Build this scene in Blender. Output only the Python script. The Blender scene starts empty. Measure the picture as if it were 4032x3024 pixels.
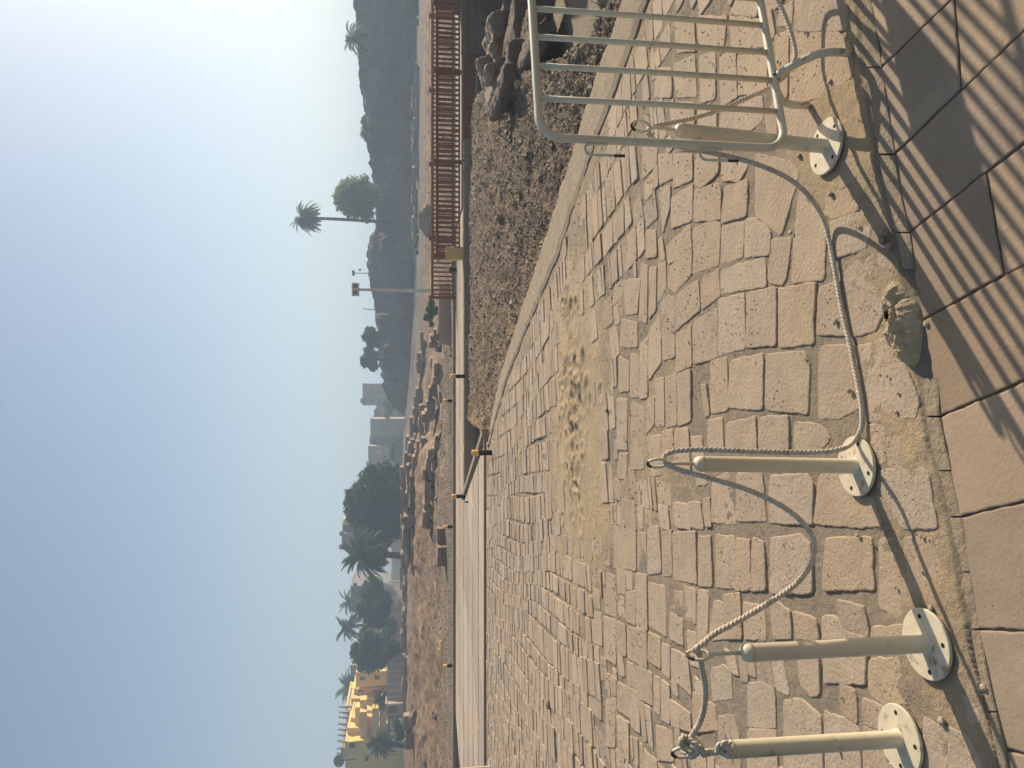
import bpy, bmesh, math, random
import numpy as np
from mathutils import Vector, Matrix
random.seed(7); RN = np.random.default_rng(11)
R = math.radians
scene = bpy.context.scene
# ---------------------------------------------------------------- camera
FPX = 2900.0; PITCH = R(8.1); CH = 1.65; S = 4032/2212
cam_d = bpy.data.cameras.new('camera'); cam = bpy.data.objects.new('camera', cam_d)
scene.collection.objects.link(cam); scene.camera = cam
cam_d.sensor_width = 36.0; cam_d.sensor_fit = 'HORIZONTAL'; cam_d.lens = 36.0*FPX/4032
cam_d.clip_start = 0.05; cam_d.clip_end = 6000
cp, sp = math.cos(PITCH), math.sin(PITCH)
# photo was taken with the phone turned: picture right = world down, picture top = world right
xa = Vector((0, -sp, -cp)); ya = Vector((1, 0, 0)); za = Vector((0, -cp, sp))
cam.matrix_world = Matrix(((xa.x, ya.x, za.x, 0), (xa.y, ya.y, za.y, 0), (xa.z, ya.z, za.z, CH), (0, 0, 0, 1)))
# ---------------------------------------------------------------- world, sun, exposure
SAZ = 52.2; SEL = 28.5
w = bpy.data.worlds.new("World"); scene.world = w; w.use_nodes = True
nt = w.node_tree; bg = nt.nodes['Background']
sky = nt.nodes.new('ShaderNodeTexSky'); sky.sky_type = 'NISHITA'; sky.sun_disc = False
sky.sun_elevation = R(SEL); sky.sun_rotation = R(SAZ); sky.dust_density = 1.6; sky.air_density = 1.0; sky.ozone_density = 0.5
tint = nt.nodes.new('ShaderNodeMix'); tint.data_type = 'RGBA'; tint.blend_type = 'MULTIPLY'; tint.inputs[0].default_value = 1
tint.inputs[7].default_value = (.975, 1.0, 1.0, 1); nt.links.new(sky.outputs[0], tint.inputs[6]); nt.links.new(tint.outputs[2], bg.inputs[0]); bg.inputs[1].default_value = 0.072
sd = bpy.data.lights.new('sun', 'SUN'); sd.energy = 4.9; sd.angle = R(0.55); sd.color = (1.0, 0.87, 0.69)
so = bpy.data.objects.new('sun', sd); scene.collection.objects.link(so)
sdir = Vector((math.sin(R(SAZ))*math.cos(R(SEL)), math.cos(R(SAZ))*math.cos(R(SEL)), math.sin(R(SEL))))
so.rotation_euler = sdir.to_track_quat('Z', 'Y').to_euler()
scene.view_settings.view_transform = 'Standard'; scene.view_settings.look = 'None'
scene.view_settings.exposure = 0.76; scene.view_settings.gamma = 1.0
scene.render.engine = 'CYCLES'
scene.cycles.volume_bounces = 0; scene.cycles.max_bounces = 6
# ---------------------------------------------------------------- picture -> world helpers
def ray(x, y):
    X = ((1659-y)*S-1512)/FPX; D = (x*S-2016)/FPX
    return X, cp-D*sp, -sp-D*cp
def G(x, y, z=0.0):
    r = ray(x, y); t = (z-CH)/r[2]; return (r[0]*t, r[1]*t)
def GO(x, y, z=0.0): return G(x/S, y/S, z)
def A(x, y, Y):
    r = ray(x, y); t = Y/r[1]; return Vector((r[0]*t, Y, CH+r[2]*t))
# ---------------------------------------------------------------- object helpers
C = scene.collection
def link(o, parent=None):
    C.objects.link(o)
    if parent: o.parent = parent
    return o
def tag(o, label=None, cat=None, group=None, kind=None):
    if label: o['label'] = label
    if cat: o['category'] = cat
    if group: o['group'] = group
    if kind: o['kind'] = kind
    return o
def thing(name, label, cat, loc=(0, 0, 0), rz=0, group=None):
    o = bpy.data.objects.new(name, None); o.empty_display_size = .1; C.objects.link(o)
    o.location = loc; o.rotation_euler = (0, 0, rz); return tag(o, label, cat, group)
class MB:
    """collects shapes into one mesh"""
    def __init__(s): s.v = []; s.f = []; s.sm = []
    def add(s, vs, fs, smooth=False):
        b = len(s.v); s.v += [tuple(v) for v in vs]; s.f += [tuple(b+i for i in f) for f in fs]; s.sm += [smooth]*len(fs); return s
    def box(s, c, d, rz=0, jit=0, top=1.0):
        vs = []
        for z in (-1, 1):
            k = top if z > 0 else 1
            for x, y in ((-1, -1), (1, -1), (1, 1), (-1, 1)):
                px, py = x*d[0]/2*k, y*d[1]/2*k
                vs.append((c[0]+px*math.cos(rz)-py*math.sin(rz)+random.uniform(-jit, jit), c[1]+px*math.sin(rz)+py*math.cos(rz)+random.uniform(-jit, jit), c[2]+z*d[2]/2+random.uniform(-jit, jit)))
        return s.add(vs, [(3, 2, 1, 0), (4, 5, 6, 7), (0, 1, 5, 4), (1, 2, 6, 5), (2, 3, 7, 6), (3, 0, 4, 7)])
    def tube(s, pts, r, n=10, cap=True, closed=False):
        pts = [Vector(p) for p in pts]; m = len(pts); rs = r if isinstance(r, (list, tuple)) else [r]*m
        b = len(s.v); up = None; rings = []
        for i, p in enumerate(pts):
            if closed: t = pts[(i+1) % m]-pts[i-1]
            else: t = pts[min(i+1, m-1)]-pts[max(i-1, 0)]
            t.normalize()
            if up is None:
                up = Vector((0, 0, 1)) if abs(t.z) < .9 else Vector((1, 0, 0))
            a = t.cross(up)
            if a.length < 1e-5: a = t.cross(Vector((0, 1, 0)))
            a.normalize(); up = a.cross(t).normalized()
            for k in range(n):
                an = 2*math.pi*k/n; s.v.append(tuple(p+(a*math.cos(an)+up*math.sin(an))*rs[i]))
        for i in range(m if closed else m-1):
            j = (i+1) % m
            for k in range(n):
                s.f.append((b+i*n+k, b+i*n+(k+1) % n, b+j*n+(k+1) % n, b+j*n+k)); s.sm.append(True)
        if cap and not closed:
            s.f.append(tuple(b+k for k in range(n-1, -1, -1))); s.f.append(tuple(b+(m-1)*n+k for k in range(n))); s.sm += [False, False]
        return s
    def lathe(s, prof, n=20, c=(0, 0, 0)):
        b = len(s.v)
        for r, z in prof:
            for k in range(n):
                a = 2*math.pi*k/n; s.v.append((c[0]+r*math.cos(a), c[1]+r*math.sin(a), c[2]+z))
        for i in range(len(prof)-1):
            for k in range(n):
                s.f.append((b+i*n+k, b+i*n+(k+1) % n, b+(i+1)*n+(k+1) % n, b+(i+1)*n+k)); s.sm.append(True)
        s.f.append(tuple(b+k for k in range(n-1, -1, -1))); s.f.append(tuple(b+(len(prof)-1)*n+k for k in range(n))); s.sm += [False, False]
        return s
    def build(s, name, mat, parent=None, autosmooth=True):
        me = bpy.data.meshes.new(name); me.from_pydata(s.v, [], s.f)
        me.polygons.foreach_set('use_smooth', s.sm); me.materials.append(mat); me.update()
        return link(bpy.data.objects.new(name, me), parent)
def npmesh(name, V, Q, mat, smooth=False, parent=None, cols=None, fcol=None):
    me = bpy.data.meshes.new(name); V = np.asarray(V, dtype=np.float32); Q = np.asarray(Q, dtype=np.int32)
    me.vertices.add(len(V)); me.vertices.foreach_set('co', V.ravel())
    k = Q.shape[1]; me.loops.add(Q.size); me.loops.foreach_set('vertex_index', Q.ravel())
    me.polygons.add(len(Q)); me.polygons.foreach_set('loop_start', np.arange(0, Q.size, k, dtype=np.int32))
    me.polygons.foreach_set('use_smooth', np.full(len(Q), smooth))
    me.update(calc_edges=True); me.validate()
    if cols is not None:
        a = me.attributes.new('zone', 'FLOAT_COLOR', 'POINT'); a.data.foreach_set('color', np.asarray(cols, dtype=np.float32).ravel())
    if fcol is not None:
        a = me.attributes.new('tint', 'FLOAT', 'FACE'); a.data.foreach_set('value', np.asarray(fcol, dtype=np.float32))
    me.materials.append(mat); return link(bpy.data.objects.new(name, me), parent)
# ---------------------------------------------------------------- numpy noise
_P = np.random.default_rng(3).random((256, 256)).astype(np.float64)
def vn(x, y):
    xi = np.floor(x).astype(int); yi = np.floor(y).astype(int); fx = x-xi; fy = y-yi
    fx = fx*fx*(3-2*fx); fy = fy*fy*(3-2*fy)
    a = _P[xi & 255, yi & 255]; b = _P[(xi+1) & 255, yi & 255]; c = _P[xi & 255, (yi+1) & 255]; d = _P[(xi+1) & 255, (yi+1) & 255]
    return (a*(1-fx)+b*fx)*(1-fy)+(c*(1-fx)+d*fx)*fy
def fbm(x, y, o=4, g=.5):
    s = 0; a = 1; t = 0
    for i in range(o):
        s = s+a*vn(x*(2**i)+17.3*i, y*(2**i)+5.1*i); t += a; a *= g
    return s/t-.5
def sstep(a, b, x):
    t = np.clip((x-a)/(b-a), 0, 1); return t*t*(3-2*t)
def gridmesh(name, X, Y, Z, mat, cols=None, smooth=True):
    n, m = X.shape; V = np.stack([X, Y, Z], -1).reshape(-1, 3)
    i = np.arange(n*m).reshape(n, m)
    Q = np.stack([i[:-1, :-1], i[:-1, 1:], i[1:, 1:], i[1:, :-1]], -1).reshape(-1, 4)
    return npmesh(name, V, Q, mat, smooth, cols=None if cols is None else cols.reshape(-1, 4))
# ---------------------------------------------------------------- materials
def nodes(m): m.use_nodes = True; return m.node_tree.nodes, m.node_tree.links
def mat(name, c1, c2=None, scale=5, rough=.85, bump=0, bscale=60, c3=None, s3=1.2, attr=None, metal=0, spec=.3, detail=6, dist=0.02, tr=None, thr=None, aniso=None):
    m = bpy.data.materials.new(name); N, L = nodes(m); b = N['Principled BSDF']
    b.inputs['Roughness'].default_value = rough; b.inputs['Metallic'].default_value = metal; b.inputs['Specular IOR Level'].default_value = spec
    co = N.new('ShaderNodeNewGeometry').outputs['Position'] if attr != 'obj' else N.new('ShaderNodeTexCoord').outputs['Object']
    if c2 is None: c2 = c1
    def noise(sc, det=detail, ro=.6):
        t = N.new('ShaderNodeTexNoise'); t.inputs['Scale'].default_value = sc; t.inputs['Detail'].default_value = det; t.inputs['Roughness'].default_value = ro
        if aniso:
            mp = N.new('ShaderNodeMapping'); mp.inputs['Scale'].default_value = aniso; L.new(co, mp.inputs[0]); L.new(mp.outputs[0], t.inputs['Vector'])
        else: L.new(co, t.inputs['Vector'])
        return t.outputs['Fac']
    def mix(f, a, bb):
        x = N.new('ShaderNodeMix'); x.data_type = 'RGBA'
        if hasattr(f, 'links'): L.new(f, x.inputs[0])
        else: x.inputs[0].default_value = f
        for i, q in ((6, a), (7, bb)):
            if hasattr(q, 'links'): L.new(q, x.inputs[i])
            else: x.inputs[i].default_value = (*q, 1)
        return x.outputs[2]
    def ramp(f, a, bb):
        r = N.new('ShaderNodeMapRange'); r.inputs[1].default_value = a; r.inputs[2].default_value = bb; L.new(f, r.inputs[0]); return r.outputs[0]
    col = mix(ramp(noise(scale), .35, .65), c1, c2)
    if c3: col = mix(ramp(noise(s3, 8, .65), *(thr or (.5, .72))), col, c3)
    if attr == 'tint':
        a = N.new('ShaderNodeAttribute'); a.attribute_name = 'tint'
        hs = N.new('ShaderNodeHueSaturation'); L.new(col, hs.inputs['Color'])
        r = N.new('ShaderNodeMapRange'); L.new(a.outputs['Fac'], r.inputs[0]); r.inputs[3].default_value = .86; r.inputs[4].default_value = 1.13; L.new(r.outputs[0], hs.inputs['Value'])
        r2 = N.new('ShaderNodeMath'); r2.operation = 'MULTIPLY_ADD'; L.new(a.outputs['Fac'], r2.inputs[0]); r2.inputs[1].default_value = 3.7; r2.inputs[2].default_value = 0
        fr = N.new('ShaderNodeMath'); fr.operation = 'FRACT'; L.new(r2.outputs[0], fr.inputs[0])
        r3 = N.new('ShaderNodeMapRange'); L.new(fr.outputs[0], r3.inputs[0]); r3.inputs[3].default_value = .9; r3.inputs[4].default_value = 1.08; L.new(r3.outputs[0], hs.inputs['Saturation'])
        col = hs.outputs[0]
    if attr == 'zone':
        a = N.new('ShaderNodeAttribute'); a.attribute_name = 'zone'
        mx = N.new('ShaderNodeMix'); mx.data_type = 'RGBA'; mx.blend_type = 'MULTIPLY'; mx.inputs[0].default_value = 1
        L.new(col, mx.inputs[6]); L.new(a.outputs['Color'], mx.inputs[7]); col = mx.outputs[2]
    L.new(col, b.inputs['Base Color'])
    if bump:
        h = N.new('ShaderNodeMath'); h.operation = 'ADD'; L.new(noise(bscale, 8, .7), h.inputs[0]); L.new(noise(bscale*.17, 4), h.inputs[1])
        bp = N.new('ShaderNodeBump'); bp.inputs['Strength'].default_value = bump; bp.inputs['Distance'].default_value = dist
        L.new(h.outputs[0], bp.inputs['Height']); L.new(bp.outputs[0], b.inputs['Normal'])
    if tr: b.inputs['Transmission Weight'].default_value = 0; b.inputs['Subsurface Weight'].default_value = 0
    return m
M = {}
M['stone'] = mat('paving_stone', (.40, .305, .212), (.35, .265, .185), 7, .9, .8, 55, (.44, .33, .215), 1.6, 'tint', dist=.011)
M['mortar'] = mat('sandy_joint', (.245, .195, .14), (.31, .245, .17), 14, .95, 1.0, 110, (.205, .17, .13), 2.3, 'zone', dist=.012)
M['sand'] = mat('yellow_sand', (.36, .275, .165), (.42, .32, .19), 20, .95, .8, 120, dist=.006)
M['slab'] = mat('smooth_slab', (.31, .225, .148), (.26, .19, .128), 2.2, .8, .45, 60, (.37, .275, .185), 1.6, 'tint', dist=.007)
M['band'] = mat('edge_band', (.38, .295, .20), (.33, .255, .17), 8, .92, 1.0, 50, (.27, .21, .15), 2.5, dist=.02)
M['gravel'] = mat('gravel_earth', (.145, .103, .067), (.265, .19, .124), 9, .95, 1.0, 40, (.38, .275, .16), .7, 'zone', dist=.06)
M['pebble'] = mat('pebble_stone', (.19, .138, .092), (.33, .248, .168), 30, .85, .5, 200, dist=.004, attr='tint')
M['bigpebble'] = mat('loose_stone', (.30, .22, .17), (.38, .32, .25), 30, .8, .6, 150, dist=.003)
M['walk'] = mat('walkway_slab', (.44, .345, .25), (.375, .295, .215), 1.3, .85, .4, 30, (.38, .305, .235), .9, 'tint', dist=.006)
M['cream'] = mat('cream_paint', (.65, .565, .40), (.60, .52, .36), 25, .42, .25, 180, (.33, .225, .12), 11, dist=.0014, spec=.5, thr=(.60, .74))
M['creamplate'] = mat('chipped_cream_paint', (.60, .52, .375), (.53, .455, .32), 30, .55, .5, 160, (.28, .19, .11), 18, dist=.002, thr=(.56, .68))
M['dark'] = mat('dark_hole', (.012, .01, .008), rough=.9)
M['wornblack'] = mat('worn_black_paint', (.03, .027, .022), (.08, .06, .04), 60, .5)
M['rope'] = mat('cotton_rope', (.62, .54, .42), (.50, .42, .31), 120, .95, .8, 500, (.34, .28, .2), 35, dist=.002)
M['concrete'] = mat('rough_concrete', (.56, .44, .28), (.44, .345, .23), 25, .95, 1.0, 60, (.16, .16, .13), 9, dist=.012, thr=(.60, .70))
M['wood'] = mat('red_brown_timber', (.29, .10, .034), (.21, .07, .024), 8, .6, .3, 40, dist=.004)
M['yellow'] = mat('yellow_paint', (.85, .53, .2), (.76, .47, .17), 9, .6, .2, 40)
M['black'] = mat('black_paint', (.015, .014, .013), rough=.5)
M['tell'] = mat('mudbrick_cliff', (.17, .137, .108), (.11, .092, .074), .28, .97, 1.0, .9, (.23, .185, .14), .13, dist=.9, aniso=(1, 1, .6))
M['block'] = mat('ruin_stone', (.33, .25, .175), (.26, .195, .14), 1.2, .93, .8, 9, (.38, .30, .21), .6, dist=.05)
M['shadeblock'] = mat('shade_dark_masonry', (.22, .165, .12), (.16, .12, .09), 1.5, .93, .8, 9, (.28, .21, .15), .8, dist=.05)  # darker copy of the ruin stone, deep trench shade put into its colour
M['brick'] = mat('retaining_brick', (.26, .19, .14), (.20, .15, .115), 2, .9, .5, 20, dist=.02)
M['yplaster'] = mat('yellow_plaster', (.80, .55, .20), (.74, .50, .18), .6, .9, .2, 8)
M['beige'] = mat('beige_plaster', (.42, .35, .28), (.36, .30, .24), .4, .9, .2, 5)
M['greyp'] = mat('grey_plaster', (.27, .24, .22), (.22, .20, .185), .4, .9, .2, 5)
M['pinkwall'] = mat('pink_panel', (.46, .32, .22), (.38, .26, .18), 1.2, .9, .3, 6)
M['rail'] = mat('wall_post', (.50, .40, .30), rough=.9)
M['glass'] = mat('dark_window', (.03, .033, .036), rough=.3, spec=.5)
M['shutter'] = mat('brown_shutter', (.10, .06, .035), rough=.7)
M['bark'] = mat('palm_bark', (.10, .075, .055), (.06, .045, .035), 4, .95, 1, 12, dist=.08)
M['frond'] = mat('palm_leaf', (.04, .08, .025), (.075, .12, .035), .8, .6)
M['frondy'] = mat('dry_palm_leaf', (.26, .17, .07), (.17, .12, .05), 1.5, .8)
M['leaf'] = mat('tree_leaf', (.065, .125, .035), (.11, .18, .055), .5, .65)
M['leafd'] = mat('dense_leaf', (.03, .065, .018), (.065, .105, .028), .5, .65)
M['leafl'] = mat('pale_leaf', (.14, .21, .06), (.19, .26, .08), .5, .65)
def leafy(m, f=.42):
    N, L = nodes(m); b = N['Principled BSDF']; t = N.new('ShaderNodeBsdfTranslucent'); mx = N.new('ShaderNodeMixShader'); mx.inputs[0].default_value = f
    L.new(b.inputs['Base Color'].links[0].from_socket, t.inputs[0]); L.new(b.outputs[0], mx.inputs[1]); L.new(t.outputs[0], mx.inputs[2]); L.new(mx.outputs[0], N['Material Output'].inputs[0])
for k_ in ('leaf', 'leafd', 'leafl', 'frond', 'frondy'): leafy(M[k_])
M['grass'] = mat('green_grass', (.06, .13, .03), (.12, .17, .05), 3, .7)
M['metal'] = mat('pale_metal', (.68, .64, .56), (.60, .56, .48), 3, .5)
M['darkmetal'] = mat('dark_metal', (.06, .055, .05), rough=.6)
# ================================================================ ground of the plaza
px2 = lambda ox, oy, s: (lambda pts: [(ox+x*s, oy+y*s) for x, y in pts])
EDGE_O = [(3350, -60), (3350, 0), (3370, 120), (3390, 300), (3410, 430), (3440, 620), (3480, 820), (3540, 1050), (3585, 1350), (3620, 1580), (3650, 1760), (3690, 1900), (3730, 2100), (3765, 2300), (3820, 2560), (3870, 2760), (3930, 3024), (3945, 3100)]
EDGE_I = [(3425, -60), (3428, 0), (3432, 60), (3470, 280), (3520, 608), (3545, 780), (3580, 915), (3600, 1080), (3635, 1260), (3690, 1500), (3697, 1640), (3740, 1850), (3779, 2035), (3815, 2250), (3850, 2478), (3900, 2720), (3955, 2949), (3975, 3100)]
SLZ = -.014
eo = np.array([GO(x, y, 0) for x, y in EDGE_O]); ei = np.array([GO(x, y, SLZ) for x, y in EDGE_I])
eo = eo[::-1]; ei = ei[::-1]                       # increasing X
def extend(a):
    d0 = (a[2]-a[0])/np.linalg.norm(a[2]-a[0]); d1 = (a[-1]-a[-3])/np.linalg.norm(a[-1]-a[-3])
    return np.vstack([a[0]-d0*6, a, a[-1]+d1*6])
eo = extend(eo); ei = extend(ei)
yo = lambda x: np.interp(x, eo[:, 0], eo[:, 1]); yi_ = lambda x: np.interp(x, ei[:, 0], ei[:, 1])
n1, n2 = 860, 900
tt = np.linspace(0, 1, n1); YY = 1.2*(16.2/1.2)**tt; rr = np.linspace(-.68, .68, n2)
Xg = (rr[None, :]*YY[:, None]); Yg = np.repeat(YY[:, None], n2, 1)
def sandpatch(X, Y):
    """footprint-churned sand in the middle of the paving"""
    u = (X+.55)/1.9; v = (Y-7.1)/1.25
    return np.clip(1.3-(u*u+v*v)+fbm(X*1.3, Y*1.3)*.8, 0, 1)
zg = fbm(Xg*2.2, Yg*2.2, 5)*.018+fbm(Xg*14, Yg*14, 4)*.007+fbm(Xg*60, Yg*60, 2)*.003-.004+sstep(5, 9, Yg)*fbm(Xg*7+3, Yg*3, 4)*.022
near = np.exp(-((Yg-yo(Xg)-.12)/.22)**2)*(Yg > yo(Xg)); zg += near*(.006+fbm(Xg*9+4, Yg*9)*.012)
sm = sandpatch(Xg, Yg)
ch = np.abs(vn(Xg*4.4+9, Yg*4.4)-.5)*2; dim = np.clip(.55-np.abs(vn(Xg*5.5, Yg*3.2+4)-.28)*2, 0, 1)
core = np.clip(1.05-((Xg+.1)/1.75)**2-((Yg-7.2)/.75)**2, 0, 1)
zg = zg+sm*.012+core*.02*fbm(Xg*6, Yg*6, 3)*2
rd = random.Random(77)
for _ in range(80):
    cx_, cy_ = rd.gauss(-.15, .6), rd.gauss(7.2, .26); a_, b_ = rd.uniform(.03, .085), rd.uniform(.03, .065); dp = rd.uniform(.008, .026)
    msk = (np.abs(Xg-cx_) < .35) & (np.abs(Yg-cy_) < .35); q_ = ((Xg[msk]-cx_)/a_)**2+((Yg[msk]-cy_)/b_)**2
    zg[msk] += -dp*np.exp(-q_)+dp*.55*np.exp(-(np.sqrt(q_)-1.6)**2*2.5)
fo = sstep(9.5, 12.5, Yg); zg = zg*(1-.3*fo)
dO = yo(Xg)-Yg; wI = np.clip(dO/np.maximum(yo(Xg)-yi_(Xg), .02), 0, 1)
zg = np.where(dO > 0, -.004-wI*(-SLZ+.006)+fbm(Xg*25, Yg*25, 4)*.008*(1-.7*wI), zg)
zg = np.where(Yg < yi_(Xg)-.01, SLZ-.008+fbm(Xg*30, Yg*30, 3)*.004, zg)
BAND = [(1495, -220), (1402, 0), (1341, 165), (1279, 330), (1202, 560), (1147, 690), (1095, 820), (1073, 900), (1058, 960)]
BAND2 = [(1435, -220), (1347, 0), (1288, 165), (1236, 330), (1163, 560), (1120, 690), (1078, 820), (1063, 900), (1054, 965)]
bd = np.array([G(*q) for q in BAND])
xb = lambda y: np.interp(y, bd[:, 1], bd[:, 0])
zg = np.where(Xg > xb(Yg)+.02, -.6, zg)
zg = np.where(Yg > 15.45, np.minimum(zg, -.05), zg)
sz_ = np.clip(sm*1.3+near*.9+np.exp(-((Xg-xb(Yg))/.25)**2)*.7+sstep(.08, .3, fbm(Xg*.9+2, Yg*.7, 4))*.9-.15+fbm(Xg*5, Yg*5, 4)*.9*(sm+near > .1), 0, 1)[..., None]
gc = np.ones(Xg.shape+(4,), np.float32); gc[..., :3] = 1+sz_*np.array([.50, .40, .18])
tag(gridmesh('sand_ground', Xg, Yg, zg, M['mortar'], gc), kind='structure')
# ---- paving stones traced from the photograph + generated courses further off
T = []
def tr(ox, oy, s, polys):
    for p in polys: T.append([(ox+x*s, oy+y*s) for x, y in p])
tr(2700, 800, .6028, [[(45,180),(180,105),(228,140),(215,400),(40,460),(50,320)],[(235,155),(385,130),(370,345),(225,400)],[(395,110),(455,105),(555,190),(550,330),(385,350)],[(560,240),(685,235),(650,480),(625,530),(535,510)],
 [(225,440),(515,360),(520,535),(230,590)],[(120,490),(215,440),(225,600),(105,690),(100,560)],[(50,780),(200,690),(205,1005),(50,1045)],[(215,635),(380,590),(383,940),(212,990)],[(400,590),(590,555),(585,920),(395,935)],
 [(610,565),(850,525),(830,760),(840,910),(610,935)],[(870,560),(1000,510),(1060,860),(860,850)],[(1020,480),(1100,380),(1230,310),(1360,400),(1370,520),(1300,680),(1240,820),(1080,870),(1020,640)],[(160,1030),(265,1010),(275,1350),(165,1370)],
 [(290,1035),(500,990),(500,1340),(275,1335)],[(525,990),(770,975),(810,1050),(795,1370),(520,1340)],[(875,945),(1085,935),(1130,1330),(1000,1400),(870,1400)],[(1100,940),(1290,890),(1430,1060),(1520,1300),(1510,1395),(1180,1420)],
 [(150,1430),(240,1400),(245,1590),(145,1590)],[(950,130),(1120,60),(1200,190),(1180,290),(960,360)],[(920,-60),(1080,-90),(1130,40),(960,100),(915,60)],[(1180,1450),(1300,1450),(1310,1690),(1210,1690)],[(1320,1440),(1500,1450),(1540,1700),(1330,1720)]])
tr(2500, 1500, .7233, [[(400,220),(475,205),(485,365),(400,370)],[(497,235),(652,200),(665,375),(495,375)],[(680,205),(832,195),(835,380),(675,375)],[(870,230),(1000,240),(1060,310),(1010,370),(868,375)],[(215,275),(290,255),(300,490),(220,490)],
 [(420,540),(500,500),(530,560),(545,775),(415,765)],[(555,510),(690,500),(710,760),(550,755)],[(735,520),(940,515),(965,560),(960,775),(730,770)],[(1340,490),(1560,470),(1600,520),(1640,790),(1460,800),(1330,560)],
 [(1000,520),(1110,510),(1150,600),(1290,640),(1340,780),(1230,790),(970,770)],[(70,800),(130,795),(145,1040),(70,1050)],[(150,830),(200,810),(200,1055),(150,1060)],[(205,830),(330,820),(335,1100),(210,1080)],[(345,850),(410,850),(420,1115),(345,1110)],
 [(440,840),(540,850),(540,1125),(440,1120)],[(550,860),(625,870),(630,1130),(545,1140)],[(640,860),(700,880),(710,1130),(630,1140)],[(740,860),(900,840),(950,900),(960,1150),(740,1150)],[(1040,860),(1290,860),(1290,1020),(1300,1130),(1020,1130)],
 [(1330,860),(1610,860),(1680,1050),(1700,1340),(1480,1300),(1330,1230)],[(0,1050),(55,1055),(65,1340),(0,1340)],[(75,1100),(165,1120),(170,1390),(75,1330)],[(180,1140),(260,1150),(265,1230),(185,1240)],[(190,1260),(260,1300),(262,1440),(190,1400)],
 [(275,1120),(330,1140),(330,1320),(275,1300)],[(345,1140),(400,1150),(390,1440),(340,1420)],[(430,1200),(475,1210),(490,1400),(400,1410)],[(482,1170),(570,1160),(580,1400),(492,1400)],[(590,1210),(700,1230),(715,1410),(600,1400)],[(740,1180),(840,1260),(850,1400),(750,1400)],
 [(860,1260),(980,1300),(1000,1400),(880,1400)],[(1020,1290),(1080,1280),(1150,1370),(1260,1400),(1250,1640),(1030,1640)],[(1290,1350),(1490,1330),(1500,1395),(1290,1405)]])
tr(2500, 2000, .6926, [[(430,920),(500,895),(545,940),(550,1080),(440,1100)],[(475,1190),(560,1180),(590,1300),(600,1479),(480,1479)],[(640,1000),(740,1000),(795,1040),(800,1250),(640,1240)],[(850,1100),(950,1090),(1055,1190),(1070,1500),(850,1500)],
 [(1080,1160),(1230,1220),(1270,1260),(1280,1500),(1085,1500)],[(930,850),(1040,850),(1050,1050),(1000,1060),(940,1000)],[(1330,870),(1510,850),(1560,940),(1560,1100),(1410,1110),(1330,1050)],[(1640,980),(1850,1010),(1960,1200),(1850,1250),(1650,1130)],
 [(1650,1200),(1880,1290),(1990,1500),(1640,1500)],[(205,800),(300,850),(320,1060),(205,960)],[(330,1050),(455,1130),(470,1260),(335,1270)],[(200,1090),(310,1170),(320,1270),(210,1240)],[(0,680),(65,690),(70,860),(0,870)],[(75,710),(145,740),(145,910),(75,870)],[(150,770),(195,790),(195,970),(150,930)],
 [(20,900),(95,940),(100,1120),(20,1080)],[(105,960),(140,970),(140,1180),(105,1150)],[(150,980),(195,1010),(200,1230),(150,1200)],[(120,1240),(210,1270),(220,1440),(130,1430)],[(640,1260),(800,1270),(810,1500),(640,1500)],[(1300,1090),(1400,1130),(1480,1200),(1420,1260),(1300,1230)],[(1300,1250),(1420,1290),(1430,1500),(1300,1500)],[(1760,880),(1890,800),(1910,960),(1800,980)]])
tr(1900, 1900, .6774, [[(760,250),(830,265),(835,500),(760,490)],[(832,270),(890,290),(895,510),(838,500)],[(905,290),(950,300),(950,520),(897,500)],[(780,500),(830,510),(830,650),(785,640)],[(838,640),(890,630),(890,830),(835,800)],[(893,530),(955,540),(958,855),(893,830)],
 [(838,835),(950,870),(955,1080),(840,1020)],[(840,1040),(905,1080),(905,1210),(838,1170)],[(720,520),(775,550),(775,780),(715,760)],[(700,780),(775,800),(775,1060),(715,1020)],[(780,810),(830,830),(835,1010),(780,1000)],[(780,1160),(860,1200),(860,1370),(785,1320)],[(862,1200),(910,1230),(915,1460),(865,1410)],[(715,1270),(770,1250),(770,1540),(720,1530)],[(635,740),(690,760),(695,950),(640,930)],[(785,1360),(850,1400),(850,1620),(790,1560)]])
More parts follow.
